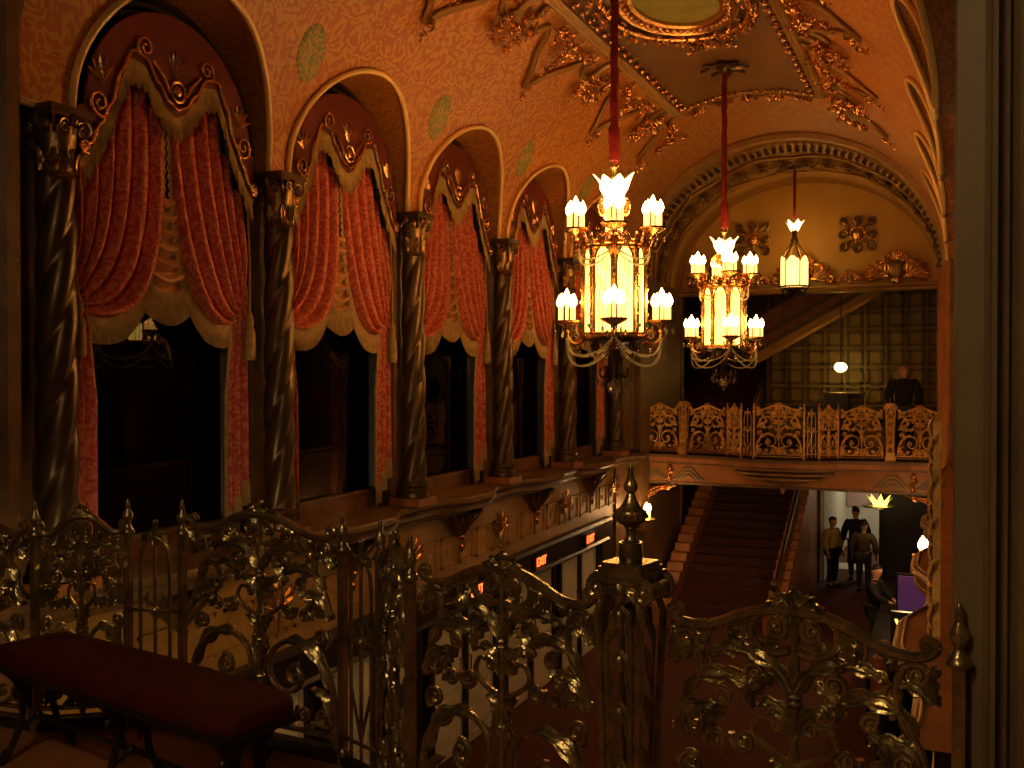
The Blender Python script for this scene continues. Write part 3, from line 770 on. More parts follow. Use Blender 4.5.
for sx in (-1, 1):
    for k in range(4):
        b.leaf([(XC+sx*2.33+.05*math.sin(k*2)*q, 20.09-.03*math.sin(PI*q), -.22-.08*k-.12*q) for q in (0, .3, .6, .8, 1)], .05, (0, -1, 0), 3)
b.build('gilded_drop', 'gilt', bal)
for sx in (-1, 1):
    t = empty('corner_bracket', (XC+sx*2.80, 20.06, -.6)); tag(t, 'gilded scroll bracket under the %s corner of the far balcony' % ('left' if sx < 0 else 'right'), 'bracket', 'gilded corner brackets of the far balcony')
    b = MB(); b.tube([(-sx*u, 0, v) for u, v in bez((0, -.42), (.02, -.1), (.2, -.2), (.62, -.03), 14)], [.05-.025*k/14 for k in range(15)], 8)
    b.tube([(-sx*(.12+u), 0, -.16+v) for u, v in spiral(0, 0, .10, 1.6, -2, 1)], .022, 6); b.tube([(-sx*(.44+u), 0, -.08+v) for u, v in spiral(0, 0, .06, 1.5, -2, 1)], .018, 6)
    b.build('scroll', 'gilt', t); b = MB(); b.leaf([(-sx*u, -.05, v) for u, v in bez((0, -.40), (.05, -.12), (.2, -.16), (.5, -.02), 10)], .07, (0, -1, 0), 5); b.build('leaf', 'gilt', t)

# ------------------------------------------------------------------ ironwork railing (near and far balconies share the design)
UP = (0, -1, 0)
def panel_curves(wd, crest=1.0):
    """half-panel scrollwork, x from the centre outwards (mirrored by the caller); returns tubes and leaves"""
    k = wd/.81; T = []; Lf = []
    def tb(pts, r0, r1=None): T.append(([(x*k, z) for x, z in pts], r0, r1 if r1 else r0*.6))
    def lf(pts, w_): Lf.append(([(x*k, z) for x, z in pts], w_))
    def sp(cx, cz, r, tu, a0, d, r0=.011): tb(spiral(cx, cz, r, tu, a0, d), r0, r0*.55)
    S = lambda p: [(v.x, v.y) for v in spline([(x, z, 0) for x, z in p], 5)]
    tb(S([(0, 1.0), (.07, .995), (.15, .972), (.24, .932), (.31, .920), (.36, .928), (.385, .955), (.36, .972)]), .017, .012)
    sp(.365, .953, .022, 1.2, 1.6, 1, .010)
    # crest: C scrolls and volutes
    tb(S([(.015, .885), (.06, .875), (.115, .90), (.125, .95), (.09, .985), (.045, .975)]), .013, .009)
    sp(.052, .945, .036, 1.7, 1.9, 1, .011)
    lf(S([(.0, .96), (.02, .99), (.05, 1.012), (.085, 1.018)]), .018); lf(S([(.0, .96), (.012, 1.0), (.03, 1.03), (.055, 1.045)]), .018); lf(S([(0, .955), (.002, 1.0), (.004, 1.04), (.0, 1.065)]), .02)
    # great leaves from the stem
    lf(S([(.008, .77), (.04, .82), (.09, .858), (.15, .868), (.18, .895), (.178, .93)]), .026)
    lf(S([(.10, .855), (.17, .868), (.235, .852), (.265, .835)]), .020)
    tb(S([(.17, .965), (.20, .93), (.195, .89), (.165, .87)]), .009, .006)
    lf(S([(.15, .965), (.18, .93), (.175, .90)]), .018); lf(S([(.24, .93), (.27, .90), (.262, .87)]), .018)
    sp(.335, .872, .036, 1.7, 2.6, -1, .010); tb(S([(.30, .89), (.28, .82), (.30, .74), (.34, .68), (.37, .60)]), .012, .008)
    sp(.275, .812, .028, 1.6, 2.0, 1, .010); lf(S([(.375, .80), (.345, .83), (.30, .845), (.27, .84)]), .018); lf(S([(.06, .80), (.10, .775), (.13, .735), (.12, .70)]), .020); sp(.05, .665, .028, 1.5, .5, 1, .009); lf(S([(.21, .69), (.25, .66), (.255, .62), (.235, .59)]), .020); sp(.235, .585, .035, 1.5, -.4, 1, .010); lf(S([(.385, .90), (.37, .86), (.38, .82), (.395, .80)]), .016)
    sp(.07, .905, .022, 1.3, 3.4, 1, .008); lf(S([(.12, .98), (.145, .945), (.14, .915), (.12, .90)]), .016)
    sp(.115, .805, .034, 1.6, -.6, 1, .010); tb(S([(.15, .79), (.20, .80), (.235, .76), (.225, .70)]), .010, .007)
    lf(S([(.33, .70), (.29, .765), (.22, .782), (.15, .772), (.11, .745)]), .024)
    sp(.215, .715, .03, 1.5, 1.0, 1, .009); sp(.305, .625, .048, 1.8, 2.2, -1, .011)
    lf(S([(.36, .58), (.33, .65), (.27, .68), (.21, .662)]), .022)
    lf(S([(.006, .64), (.03, .70), (.07, .725), (.11, .712)]), .020); tb(S([(.01, .56), (.07, .585), (.12, .63), (.10, .68), (.06, .675)]), .010, .006)
    sp(.15, .60, .04, 1.6, .4, -1, .010)
    # middle and lower field
    tb(S([(.39, .05), (.385, .2), (.35, .35), (.26, .45), (.15, .47), (.07, .42), (.05, .33), (.10, .26), (.18, .26), (.22, .32), (.19, .37)]), .014, .008)
    sp(.185, .325, .05, 1.3, 1.4, 1, .010); lf(S([(.36, .30), (.30, .42), (.2, .475), (.11, .46)]), .028); lf(S([(.38, .15), (.34, .25), (.27, .29)]), .022)
    sp(.315, .50, .045, 1.6, -1.0, 1, .010); sp(.33, .17, .055, 1.7, .6, -1, .011); tb(S([(.0, .12), (.06, .16), (.13, .13), (.2, .10), (.27, .13)]), .011, .008)
    sp(.10, .165, .05, 1.6, -1.2, -1, .010); sp(.225, .175, .04, 1.6, 2.2, 1, .009); lf(S([(.01, .10), (.04, .20), (.09, .24), (.14, .22)]), .022)
    lf(S([(.01, .48), (.03, .54), (.07, .56)]), .020); lf(S([(.01, .38), (.025, .44), (.02, .50)]), .02)
    return T, Lf
def place_panel(parent, p0, p1, wd_scale=1.0, zscale=1.0, nm='scroll_panel', stem=True):
    """panel standing between plan points p0, p1 in the railing's own frame"""
    a = Vector((p0[0], p0[1], 0)); c = Vector((p1[0], p1[1], 0)); d = (c-a); wd = d.length; d.normalize(); nrm = Vector((d.y, -d.x, 0)); mid = (a+c)/2
    P = lambda x, z, o=0: mid+d*x+nrm*o+Vector((0, 0, z*zscale))
    T, Lf = panel_curves(wd*.97)
    root = empty(nm); root.parent = parent
    tr = MB(); sc_ = MB(); lv = MB()
    for s in (-1, 1):
        for i, (pts, r0, r1) in enumerate(T):
            n_ = len(pts); (tr if i == 0 else sc_).tube([P(s*x, z) for x, z in pts], [1.15*(r0+(r1-r0)*j/(n_-1)) for j in range(n_)], 7, flat=1.25, up=nrm)
            if i and r0 >= .009: sc_.blob(P(s*pts[-1][0], pts[-1][1]), r1*2.1, n=4)
        for pts, w_ in Lf: 
            lv.leaf([P(s*x, z, .006) for x, z in pts], w_, nrm, 3, .5); lv.leaf([P(s*x, z, -.006) for x, z in pts], w_, -nrm, 3, .5)
    tr.build('top_rail', 'brass', root); sc_.build('scrollwork', 'brass', root); lv.build('acanthus_leaves', 'brass', root)
    st = MB(); st.tube([P(0, .06+.92*q) for q in [j/30 for j in range(31)]], [.010+.008*abs(math.sin(j*PI/3)) for j in range(31)], 8)
    for z in (.755, .735, .46, .30): st.blob(P(0, z), .024, (1, 1, .6), 6)
    st.build('centre_stem', 'brass', root)
    bt = MB()
    for z in (.055, .10): bt.tube([P(-wd/2+.01, z), P(wd/2-.01, z)], .013, 6)
    bt.build('bottom_rail', 'brass', root); return root
def spear(parent, p, h=1.08):
    t = empty('spear_post'); t.parent = parent; t.location = (p[0], p[1], 0)
    b = MB(); b.box(-.016, .016, -.016, .016, 0, h-.16); b.lathe([(.03, 0), (.03, .05), (.018, .07)], 8); b.build('bar', 'brass', t)
    b = MB(); b.lathe([(.034, h-.165), (.034, h-.155), (.026, h-.145), (.014, h-.125), (.013, h-.115), (.024, h-.095), (.026, h-.08), (.013, h-.055), (.010, h-.045), (.012, h-.04), (.008, h-.01), (.002, h)], 10); b.build('spear_finial', 'brass', t)
def lyre(parent, p0, p1):
    a = Vector((p0[0], p0[1], 0)); c = Vector((p1[0], p1[1], 0)); d = c-a; L = d.length; d.normalize(); nrm = Vector((d.y, -d.x, 0)); mid = (a+c)/2
    P = lambda x, z: mid+d*x+Vector((0, 0, z))
    t = empty('lyre_panel'); t.parent = parent; b = MB()
    for x in (-L*.27, L*.27): b.tube([P(x, .05), P(x, .78)]+[P(x*math.cos(q*PI/2), .78+.12*math.sin(q*PI/2)) for q in (.3, .6, 1)], .009, 6)
    b.tube([P(0, .05), P(0, .92)], [.008, .008], 6)
    for z in (.12, .55): b.tube([P(-L/2, z), P(L/2, z)], .009, 6)
    b.build('bars', 'brass', t); b = MB()
    for s in (-1, 1): b.leaf([P(s*x, z) for x, z in ((0, .86), (.03, .91), (.055, .90), (.07, .87))], .018, nrm, 2); b.leaf([P(s*x, z) for x, z in ((0, .5), (.03, .55), (.05, .6), (.03, .64))], .014, nrm, 2); b.tube([P(s*L*.25*q, .14+.2*q) for q in (0, .5, 1)], .008, 5)
    b.leaf([P(0, z) for z in (.86, .90, .94, .965)], .02, nrm, 2); b.blob(P(0, .97), .014); b.blob(P(0, .55), .022); b.tube([P(0, .14), P(0, .97)], .009, 6); b.build('fleur_finial', 'brass', t)
def newel(parent, p, ang):
    t = empty('newel_post'); t.scale = (.86, .86, 1); t.parent = parent; t.location = (p[0], p[1], 0); t.rotation_euler = (0, 0, ang)
    b = MB(); b.box(-.11, .11, -.11, .11, 0, .10); b.box(-.09, .09, -.09, .09, .10, .16); b.build('plinth', 'brass', t)
    b = MB()
    for sx in (-1, 1):
        for sy in (-1, 1):
            b.tube([(sx*q, sy*q, z) for q, z in ((.066, .14), (.068, .3), (.074, .6), (.086, .88), (.088, .93), (.075, .97), (.06, .985))], .016, 6)
            b.tube([(sx*q*.62, sy*(q+.004), z) for q, z in ((.066, .18), (.07, .5), (.082, .86), (.05, .93), (.0, .95))], .009, 6)
    for z, q in ((.16, .07), (.30, .07)):
        b.tube([(q, q, z), (-q, q, z), (-q, -q, z), (q, -q, z)], .012, 6, closed=True)
    b.build('open_shaft', 'brass', t)
    b = MB()
    for sy in (-1, 1):
        y = sy*.078
        b.tube([(0, y, .98), (0, y, .2)], .007, 5)
        for k, (z, L, w_) in enumerate(((.96, .14, .03), (.82, .16, .028), (.66, .16, .03), (.48, .14, .03), (.34, .12, .03))):
            for sx in (-1, 1): b.leaf([(sx*x, y, z-dz) for x, dz in ((0, 0), (.03, L*.25), (.035, L*.6), (.05, L))], w_*.6, (0, sy, 0), 3)
            b.blob((0, y+sy*.01, z-.04), .022, (1, .7, 1.4), 6)
    b.build('festoon', 'brass', t)
    b = MB()
    for sy in (-1, 1):
        for sx in (-1, 1):
            b.tube([(sx*(.095+u), sy*.085, 1.005+v) for u, v in spiral(0, 0, .038, 1.8, 1.6, -1)], [.014-.006*j/22 for j in range(30)][:len(spiral(0, 0, .038, 1.8, 1.6, -1))], 7); b.blob((sx*.095, sy*.085, 1.005), .016)
        b.tube([(x, sy*.088, 1.043-.012*math.cos(x/.1*PI/2)) for x in (-.09, -.05, 0, .05, .09)], .013, 7); b.blob((0, sy*.095, 1.0), .028, (1, .6, 1.2))
        for sx in (-1, 1): b.leaf([(sx*x, sy*.09, z) for x, z in ((0, 1.0), (.03, 1.015), (.06, 1.0), (.07, .97))], .018, (0, sy, 0), 2)
    for sx in (-1, 1): b.tube([(sx*.095, -.085, 1.005), (sx*.095, .085, 1.005)], .030, 10)
    b.box(-.10, .10, -.095, .095, 1.045, 1.06); b.box(-.088, .088, -.085, .085, 1.06, 1.075); b.box(-.078, .078, -.078, .078, 1.075, 1.088); b.build('scrolled_capital', 'brass', t)
    return t
def slim(b, q=.62):
    b.v = [(x*q, y*q, z) for x, y, z in b.v]
def urn_on(t):
    b = MB(); z = 1.088; b0 = b
    b.lathe([(.062, z), (.066, z+.02), (.062, z+.06), (.064, z+.07)], 24); b.lathe([(.05, z+.07), (.036, z+.078), (.024, z+.09), (.024, z+.115), (.034, z+.123), (.03, z+.13)], 20)
    b.lathe([(.03, z+.128), (.07, z+.145), (.086, z+.165), (.088, z+.178)], 36, flute=18, amp=.05); b.lathe([(.088, z+.178), (.084, z+.188), (.06, z+.20), (.044, z+.215), (.030, z+.235), (.022, z+.252)], 24)
    b.lathe([(.02, z+.252), (.036, z+.265), (.040, z+.278), (.034, z+.292), (.022, z+.305)], 18); b.lathe([(.022, z+.303), (.015, z+.33), (.017, z+.345), (.010, z+.352), (.003, z+.372)], 12); slim(b, .68); b.v = [(x, y, 1.088+(zz-1.088)*.84) for x, y, zz in b.v]; return b.build('urn_finial', 'brass', t)
def small_finial(t):
    z = 1.088; b = MB(); b.lathe([(.05, z), (.03, z+.02), (.018, z+.035), (.026, z+.05), (.026, z+.07), (.012, z+.085), (.008, z+.11), (.001, z+.125)], 14); return b.build('bud_finial', 'brass', t)
NODE = {'e': (2.92, 0), 'n': (1.97, .10), 'a': (1.05, .24), 'b': (.73, .50), 'c': (.47, .59)}
def make_railing():
    t = empty('balcony_railing')
    n_ = NODE
    g = lambda k, s: (n_[k][0]*s, n_[k][1])
    for s in (-1, 1):
        place_panel(t, (g('e', s)[0]-s*.02, 0), (1.97*s+s*.105, .09)); place_panel(t, (1.97*s-s*.105, .12), (1.05*s+s*.02, .24))
        for k in 'eabc': spear(t, g(k, s))
        newel(t, (1.97*s, .10), -s*.13)
        lyre(t, g('b', s), g('c', s)); place_panel(t, g('a', s), g('b', s), 1.0, 1.0, 'narrow_panel')
    # bowed centre: two leaning halves of one broad panel
    place_panel(t, (-.46, .60), (.46, .60), 1.0, 1.04, 'centre_panel')
    b = MB(); b.tube([(g(k, 1)[0], g(k, 1)[1], .02) for k in 'enabc']+[(g(k, -1)[0], g(k, -1)[1], .02) for k in 'cbane'], .03, 6); b.build('kerb_rail', 'iron', t)
    return t
rail = make_railing(); rail.location = (-2.90, 3.05, 0); rail.rotation_euler = (0, 0, R(-4))
tag(rail, 'aged brass scrollwork railing of the near balcony, with urn finials on its posts', 'railing', 'balcony railings')
far_rail = copy_tree(rail); far_rail.location = (-3.08, 20.14, .0); far_rail.rotation_euler = (0, 0, PI)
tag(far_rail, 'golden-lit scrollwork railing of the balcony across the hall, below the lunette', 'railing', 'balcony railings')
def all_meshes(o):
    for c in o.children:
        yield c; yield from all_meshes(c)
for c in all_meshes(far_rail):
    if c.type == 'MESH':
        c.data = c.data.copy() if c.data.users > 2 else c.data
        for sl in c.material_slots:
            if sl.material == M['brass']: sl.link = 'OBJECT'; sl.material = M['litgold']  # far copy trades brass for a gold that carries the chandelier light
for r_, fn in ((rail, urn_on), (far_rail, small_finial)):
    for ch in r_.children:
        if ch.name.startswith('newel_post'): fn(ch)

# ------------------------------------------------------------------ near balcony floor, jamb, bench, rug
mw = Matrix.Translation((-2.90, 3.05, 0)) @ Matrix.Rotation(R(-4), 4, 'Z')
edge_ = [mw @ Vector((x, y+.06, 0)) for x, y in [(3.2, 0)]+[NODE[k] for k in 'nabc']+[(-NODE[k][0], NODE[k][1]) for k in 'cban']+[(-3.3, 0)]]
mb = MB(); fl = [(-6.2, -1.2), (.3, -1.2)]+[(p.x, p.y) for p in edge_]
mb.prism(fl, 2, -.5, 0); struct(mb.build('floor', 'parquet', smooth=False), 'floor of the near balcony')
mb = MB(); prof = [(.0, 2.84), (.0, 2.92), (.035, 2.90), (.085, 2.86), (.09, 2.80), (.105, 2.83), (.125, 2.78), (.135, 2.72), (.15, 2.76), (.165, 2.70), (.19, 2.55), (.6, 2.5), (.6, 3.3), (.03, 3.3), (.03, 2.95)]
prof = [(.004, 2.99), (.004, 2.90), (.010, 2.885), (.075, 2.86), (.088, 2.84), (.092, 2.80), (.104, 2.79), (.108, 2.82), (.116, 2.82), (.120, 2.76), (.128, 2.74), (.135, 2.76), (.15, 2.70), (.30, 2.45), (.8, 2.45), (.8, 3.3), (.05, 3.3)]
prof = [(x-.008, y) for x, y in prof]
mb.prism(prof, 2, -3.45, 4.6); struct(mb.build('trim_18', 'pilaster', smooth=False), 'moulded olive jamb at the right of the near balcony')
mb = MB(); mb.box(-7, 1, -1.4, -1.2, -.5, 4.6); mb.box(.8, 1, -1.2, 3.3, -.5, 4.6); mb.box(-7, -6.4, -1.2, 4.6, -3.45, 4.6)
struct(mb.build('wall_near', 'ledge'), 'walls of the near balcony behind the viewer')
mb = MB(); mb.box(-7, 1, -1.4, 3.0, 4.6, 4.75); mb.prism([(-7, 4.6)]+[(XC-A, 3.57)]+[(XC+A*math.cos(PI-PI*k/30), ZS+B*math.sin(PI*k/30)) for k in range(31)]+[(1, 3.57), (1, 7), (-7, 7)], 1, 4.75, 4.95)
struct(mb.build('ceiling_near', 'ledge', smooth=False), 'ceiling over the near balcony')

t = empty('rug', (-2.6, 1.5, 0)); tag(t, 'dark patterned rug with a plain border on the floor in front of the crimson bench', 'rug')
t.rotation_euler = (0, 0, R(-12)); b = MB(); b.box(-2.0, .6, -1.2, .80, .001, .012); b.build('border', 'cushion', t, False)
b = MB(); b.box(-1.84, .44, -1.04, .64, .012, .014); b.build('field', 'carpet', t, False)

t = empty('bench', (-3.0, 3.02, 0), R(-12.0)); tag(t, 'low backless bench with crimson velvet cushion and wrought iron legs behind the near railing', 'bench')
b = MB(); L, D_ = .80, .185; rows = []
for j, (z, e) in enumerate(((.43, .02), (.433, .005), (.45, 0), (.475, .002), (.492, .012), (.50, .03), (.503, .08))):
    r = []
    for k in range(40):
        a = 2*PI*k/40; cx, cy = math.cos(a), math.sin(a); n4 = (abs(cx)**12+abs(cy)**12)**(-1/12)
        r.append((cx*n4*(L-e), cy*n4*(D_-e), z+(.012*(1-abs(cx*n4)**2) if j > 3 else 0)))
    rows.append(r)
b.grid(rows, True); e = len(b.v); b.f.append(tuple(range(e-40, e))); b.f.append(tuple(range(39, -1, -1))); b.build('cushion', 'cushion', t)
b = MB(); b.box(-L+.01, L-.01, -D_+.01, D_-.01, .402, .432); fr = b.build('seat_frame', 'iron', t, False)
for x in (-.70, 0, .70):
    b = MB()
    for s in (-1, 1):
        b.tube([(x, s*y, z) for y, z in bez((.15, .405), (.02, .30), (.06, .12), (.17, .0), 12)], [.016]*13, 6)
        b.tube([(x, s*(.085+u), .30+v) for u, v in spiral(0, 0, .05, 1.5, 1.4, 1)], .010, 5); b.tube([(x, s*(.15+u), .03+v) for u, v in spiral(0, 0, .03, 1.2, 3, -1)], .010, 5)
        b.leaf([(x, s*y, z) for y, z in ((.02, .37), (.05, .32), (.055, .26), (.03, .20))], .03, (1, 0, 0), 3)
    b.tube([(x, -.09, .13), (x, 0, .17), (x, .09, .13)], .010, 6); b.blob((x, 0, .17), .022); b.build('leg', 'iron', t)
b = MB(); b.tube([(-.70, 0, .17), (.70, 0, .17)], .010, 6); b.build('stretcher', 'iron', t)

# ------------------------------------------------------------------ ground floor, main staircase
mb = MB(); mb.box(-6.4, .6, -1, 36, GF-.2, GF); struct(mb.build('floor_ground', 'gcarpet', smooth=False), 'patterned red carpet of the lobby floor')
st = empty('staircase', (0, 0, GF)); tag(st, 'broad carpeted staircase rising under the far balcony', 'staircase')
SX0, SX1, NSTEP, RUN, RISE = -5.30, -3.40, 22, .31, .156
b = MB(); pr = [(20.0, 0)]
for k in range(NSTEP): pr += [(20.0+RUN*k, RISE*(k+1)), (20.0+RUN*(k+1), RISE*(k+1))]
pr += [(20.0+RUN*NSTEP, 0)]
b.prism(pr, 0, SX0, SX1); b.build('steps', 'stair', st, False)
for x0, x1 in ((SX0-.34, SX0), (SX1, SX1+.34)):
    b = MB(); pr = [(19.7, 0), (19.7, .42)]
    for k in range(0, NSTEP, 1): pr += [(20.0+RUN*k, RISE*(k)+.42+(0 if k else 0)), (20.0+RUN*k+.08, RISE*(k+1)+.42), (20.0+RUN*(k+1), RISE*(k+1)+.42)]
    pr += [(20.0+RUN*NSTEP, 0)]
    b.prism(pr, 0, x0, x1); b.build('side_wall', 'marble', st, False)
b = MB(); b.lathe([(.10, 0), (.10, .1), (.07, .14), (.06, .7), (.09, .8), (.06, .86), (.03, .9), (.08, .98), (.085, 1.04), (.05, 1.1), (.01, 1.13)], 14, (SX1+.22, 19.62, 0)); b.build('newel', 'bronze', st)
b = MB(); b.tube([(SX1+.22, 19.65, .95), (SX1+.22, 26.9, 4.45)], .035, 8)
for k in range(36): y = 19.9+.195*k; z = .95+(y-19.65)*.483; b.tube([(SX1+.22, y, z-.55), (SX1+.22, y, z)], .012, 5)
b.build('balustrade', 'bronze', st)
up = empty('upper_staircase', (0, 0, 0)); tag(up, 'dark upper stair flight with a sloping handrail, seen behind the second chandelier', 'staircase')
b = MB(); pr = [(27.0, 0)]
for k in range(18): pr += [(27.0+.3*k, .155*(k+1)), (27.0+.3*(k+1), .155*(k+1))]
pr += [(27.0+5.4, 0)]; b.prism(pr, 0, -7.3, -4.95); b.build('steps', 'stair', up, False)
b = MB(); b.tube([(-4.9, 26.7, .85), (-4.9, 32.4, 3.62)], .05, 8); b.lathe([(.09, 0), (.06, .1), (.05, .8), (.08, .9), (.02, 1.0)], 12, (-4.9, 26.7, 0)); b.build('handrail', 'bronze', up)
b = MB(); b.prism([(26.75, 0), (26.75, .75), (32.4, 3.5), (32.4, 0)], 0, -4.95, -4.85); b.build('side_wall', 'wood', up, False)

# lobby under the gallery: walls, bright doorway
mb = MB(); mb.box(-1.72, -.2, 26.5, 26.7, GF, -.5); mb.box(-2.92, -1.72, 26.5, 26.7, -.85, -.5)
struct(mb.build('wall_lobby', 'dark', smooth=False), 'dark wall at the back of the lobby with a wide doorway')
mb = MB(); mb.box(-3.0, .3, 30.9, 31.1, GF, .0); mb.box(-3.02, -2.92, 25.5, 31, GF, -.5); mb.box(.0, .3, 26, 31, GF, -.5); mb.box(-3, .3, 26.8, 31, -.55, -.45)
struct(mb.build('wall_vestibule', 'white', smooth=False), 'white walls of the entrance vestibule')
mb = MB(); mb.box(-2.9, -.02, 30.84, 30.89, -2.25, -1.0)
o = mb.build('mural_panel', 'lit_wall', smooth=False); tag(o, 'pale pink panel on the bright vestibule wall behind the standing people', 'wall panel')
mb = MB(); mb.box(-2.9, -1.4, 27.2, 28.1, GF, GF+.01); o = mb.build('floor_strip', 'white', smooth=False); struct(o, 'pale strip on the floor behind the doorway')  # thin white strip lying on the floor past the doorway
lamp('vestibule_lamp', (-1.2, 29.2, -1.0), 60, None, (1, .86, .62), .25)
# concession stand by the right wall
t = empty('concession_counter', (-.75, 16.9, GF)); tag(t, 'black lobby counter at the lower right with a small lit yellow sign', 'counter')
b = MB(); b.box(-.35, .42, -2.4, 1.6, 0, 1.02); b.build('body', 'matblack', t, False); b = MB(); b.box(-.42, .46, -2.5, 1.7, 1.02, 1.08); b.build('countertop', 'matblack', t, False)
b = MB(); b.box(-.06, .44, -2.0, -1.9, 1.08, 1.78); b.build('sign_board', 'black', t, False)
b = MB()
for k, (x, sl) in enumerate(((.04, .03), (.12, -.03), (.20, .0), (.26, -.04), (.32, -.05))): b.prism([(x-.015+sl, 1.52), (x+.02+sl, 1.52), (x+.02-sl, 1.68), (x-.015-sl, 1.68)], 1, -2.02, -2.0)
b.build('lit_strokes', 'yellow', t, False)
t = empty('purple_screen', (-.36, 17.9, GF)); tag(t, 'purple glowing panel standing behind the black lobby counter', 'screen')
b = MB(); b.box(-.50, .28, -.02, .02, 1.15, 1.72); b.build('screen', 'purple', t, False); b = MB(); b.box(-.53, .30, 0, .05, 1.085, 1.76); b.box(-.2, .1, -.1, .12, 1.085, 1.10); b.build('frame', 'black', t, False)

# ------------------------------------------------------------------ furniture on the far gallery
t = empty('side_cabinet', (-2.35, 24.2, 0)); tag(t, 'brown wooden cabinet with a shelved end behind the far railing, below the globe lamp', 'cabinet')
b = MB(); b.box(-.40, .13, -.25, .25, 0, 1.16); b.build('body', 'dark', t, False)
b = MB(); b.box(-.43, .46, -.28, .28, 1.16, 1.2); b.build('top', 'wood', t, False)
b = MB(); b.box(.13, .42, .1, .25, 0, 1.16); b.box(.40, .43, -.25, .25, 0, 1.16)
for k in range(6): b.box(.13, .42, -.25, .25, .12+.18*k, .145+.18*k)
b.build('shelves', 'coffer', t, False)
t = empty('display_table', (-3.05, 20.6, 0)); tag(t, 'narrow black table standing behind the middle of the far railing', 'table')
b = MB(); b.box(-.52, .62, -.30, .12, .96, 1.02); b.build('table_top', 'black', t, False); b = MB(); b.box(.50, .60, -.26, .10, 0, .96); b.build('leg', 'black', t, False); b = MB(); b.box(-.50, -.42, -.26, .10, 0, .96); b.build('leg', 'black', t, False)

# ------------------------------------------------------------------ chandeliers
def bulb_into(parent, x, y, z, h=.13):
    b = MB(); b.lathe([(.017, 0), (.017, h)], 8, (x, y, z)); b.build('candle', 'candle', parent)
    b = MB(); b.lathe([(.012, h), (.030, h+.025), (.036, h+.05), (.027, h+.085), (.010, h+.118), (.001, h+.135)], 8, (x, y, z)); b.build('bulb', 'bulb', parent)
def cluster(parent, ang, r, z, nm='candle_arm', br=.0):
    t = empty(nm); t.parent = parent; d = Vector((math.cos(ang), math.sin(ang), 0)); c = d*r
    b = MB(); b.lathe([(.01, z-.13), (.03, z-.12), (.02, z-.10), (.035, z-.07), (.105, z-.035), (.128, z-.02), (.13, z), (.12, z), (.115, z-.015)], 18, c, 9, .04); b.build('gallery_cup', 'gilt', t)
    b = MB(); b.tube([c+Vector((0, 0, z-.11))]+[Vector((d.x*rr, d.y*rr, zz)) for rr, zz in bez((r, z-.12), (r*.95, z-.30), (r*.55, z-.26), (.28, z-.08+br), 12)[1:]], .016, 6)
    b.tube([Vector((d.x*(r*.78+u), d.y*(r*.78+u), z-.15+v)) for u, v in spiral(0, 0, .06, 1.6, 0, 1)], .010, 5); b.leaf([Vector((d.x*rr, d.y*rr, zz)) for rr, zz in bez((.28, z-.12), (r*.5, z-.38), (r*1.0, z-.33), (r*1.02, z-.10), 8)], .04, Vector((0, 0, -1))+d, 4); b.build('arm', 'gilt', t)
    for k in range(5):
        if k == 4: x, y, h = 0, 0, .20
        else: x, y, h = .088*math.cos(ang+PI/4+k*PI/2+.2), .088*math.sin(ang+PI/4+k*PI/2+.2), .145
        bulb_into(t, c.x+x, c.y+y, z-.01, h)
    for k in range(5):
        a = ang+2*PI*k/5; L = .05+.03*(k % 2); q = c+Vector((.115*math.cos(a), .115*math.sin(a), z-.03)); b = MB(); b.lathe([(.001, -.075-L), (.018, -.03-L), (.012, -.008-L), (.002, -L), (.002, 0)], 6, q); b.build('crystal_drop', 'crystal', t)
    return t
def swag(b, p, q, sag, n=22, r=.009):
    for i in range(n+1):
        t_ = i/n; v = Vector(p).lerp(Vector(q), t_); rr = math.hypot(v.x, v.y); k_ = (rr+(math.hypot(p[0], p[1])*1.0-rr)*.85)/rr; v = Vector((v.x*k_, v.y*k_, v.z-sag*4*t_*(1-t_))); b.blob(v, r, n=4)
